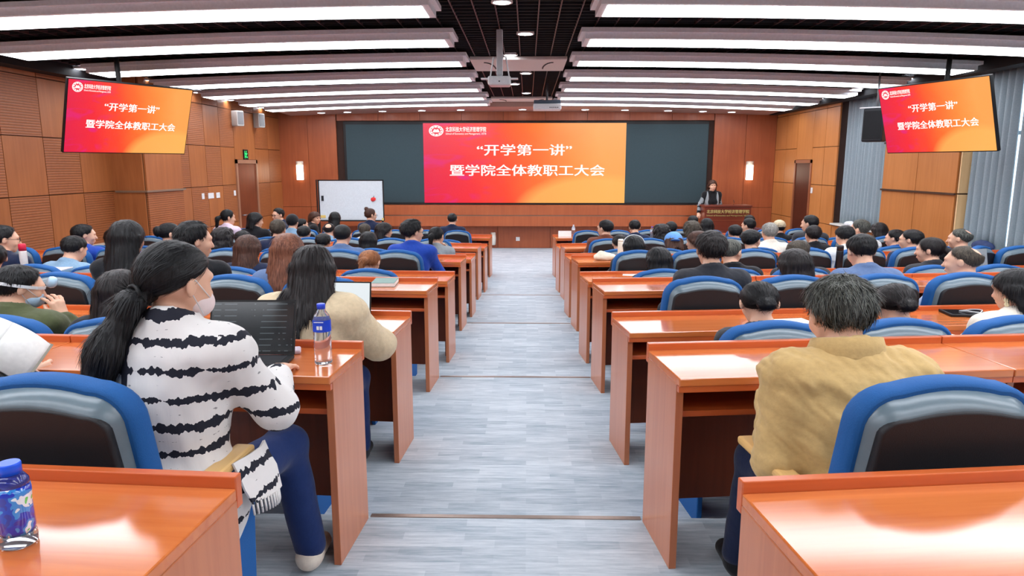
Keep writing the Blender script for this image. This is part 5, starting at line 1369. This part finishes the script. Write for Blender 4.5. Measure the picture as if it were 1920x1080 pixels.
w = b_.x-a.x; box('body', -w/2, w/2, -.2, .2, 0, (a.z-b_.z)*.62, WHITE, r, .015); box('top_grille', -w/2+.01, w/2-.01, -.17, .2, (a.z-b_.z)*.62, (a.z-b_.z), mat('grille_blue_grey', (70, 84, 100), .5), r, .01)
bm = new_bm(); [bx(bm, .04+.035*i, .06+.035*i, -.204, -.2, .03, .045) for i in range(5)]; obj('ports', bm, BLACK, r)
bm = new_bm(); tube(bm, [(0, .1, (a.z-b_.z)), (0, .1, 3.0-b_.z)], .02, 8); obj('hanger', bm, mat('column_grey2', (90, 92, 96), .4), r)
# curtains
def curtmat():
    m, t, b = newmat('curtain_grey'); N = t.nodes; L = t.links
    tc = N.new('ShaderNodeTexCoord'); nz = N.new('ShaderNodeTexNoise'); nz.inputs['Scale'].default_value = 60; L.new(tc.outputs['Object'], nz.inputs['Vector'])
    mx = N.new('ShaderNodeMix'); mx.data_type = 'RGBA'; L.new(nz.outputs['Fac'], mx.inputs[0]); mx.inputs[6].default_value = (*lin((146, 162, 170)), 1); mx.inputs[7].default_value = (*lin((170, 184, 192)), 1)
    L.new(mx.outputs[2], b.inputs['Base Color']); b.inputs['Roughness'].default_value = .85
    tr = N.new('ShaderNodeBsdfTranslucent'); tr.inputs[0].default_value = (*lin((120, 140, 156)), 1); ms = N.new('ShaderNodeMixShader'); ms.inputs[0].default_value = .15
    out = N['Material Output']; L.new(b.outputs[0], ms.inputs[1]); L.new(tr.outputs[0], ms.inputs[2]); L.new(ms.outputs[0], out.inputs[0]); return m
CURT = curtmat()
def curtain(y0, y1, label, z0=.36, z1=2.80, X=RX+.14):
    bm = new_bm(); n = int((y1-y0)/.016); rows = 10; rg = []
    for j in range(rows+1):
        t = j/rows; z = z1+(z0-z1)*t
        rg.append([bm.verts.new((X+(.030+.018*t)*math.sin(i*.016*2*math.pi/.135+.9*math.sin(i*.09)+.25*t)+.008*math.sin(i*.4+t*2), y0+i*.016, z)) for i in range(n+1)])
    for j in range(rows):
        for i in range(n): bm.faces.new((rg[j][i], rg[j][i+1], rg[j+1][i+1], rg[j+1][i]))
    o = obj('curtain', bm, CURT, None, True); md = o.modifiers.new('s', 'SOLIDIFY'); md.thickness = .004; return tag(o, label, 'curtain', None)
curtain(12.42, 14.2, 'grey pleated curtain on the far narrow window')
curtain(9.34, 10.22, 'grey pleated curtain beside the wood pillar, behind the right television')
curtain(3.95, 9.28, 'grey pleated curtain at the right edge of the photo, beyond the bright gap')
curtain(-.55, 3.15, 'grey pleated curtain on the window beside the camera')
for a, b_, n_ in ((12.4, 14.25, 'far'), (-.6, 10.25, 'near')):
    o = box('curtain_track', RX+.10, RX+.18, a, b_, 2.80, 2.83, WHITE); tag(o, 'white curtain track over the %s windows' % n_, 'curtain track')
# things on the window sills
def sill_bag(name, label, y, f, c, X=RX+.02):
    me = mesh_of(name, [net(f, (-.1, -.3, -.01), (.1, .3, .3), .01)], [mat('bag_%d_%d' % c[:2], c, .7)])
    o = bpy.data.objects.new(name, me); COL.objects.link(o); o.location = (X, y, .35); tag(o, label, 'bag')
sill_bag('handbag', 'dark blue bag resting on the window sill by the pillar', 9.55, lambda p: np.maximum(ell((0, 0, .06), (.08, .22, .08))(p)-.008*ridge(p, 40, 2), -p[:, 2]), (40, 56, 100))
for i, (y_, c) in enumerate(((12.9, (232, 236, 240)), (13.5, (226, 228, 232)))):
    sill_bag('plastic_bag', 'crumpled white plastic bag on the far window sill, %s one' % ('nearer' if i == 0 else 'farther'), y_, lambda p: np.maximum(ell((0, 0, .03), (.07, .2, .06))(p)-.012*ridge(p, 50, 2+i), -p[:, 2]), c)
# the near right chair's aisle arm is tucked under the jacket of its sitter
for q_ in CHAIR.children:
    if q_.name.startswith('armrest') and q_.data.vertices[0].co.x < 0: q_.location.y += .14; q_.location.z -= .02
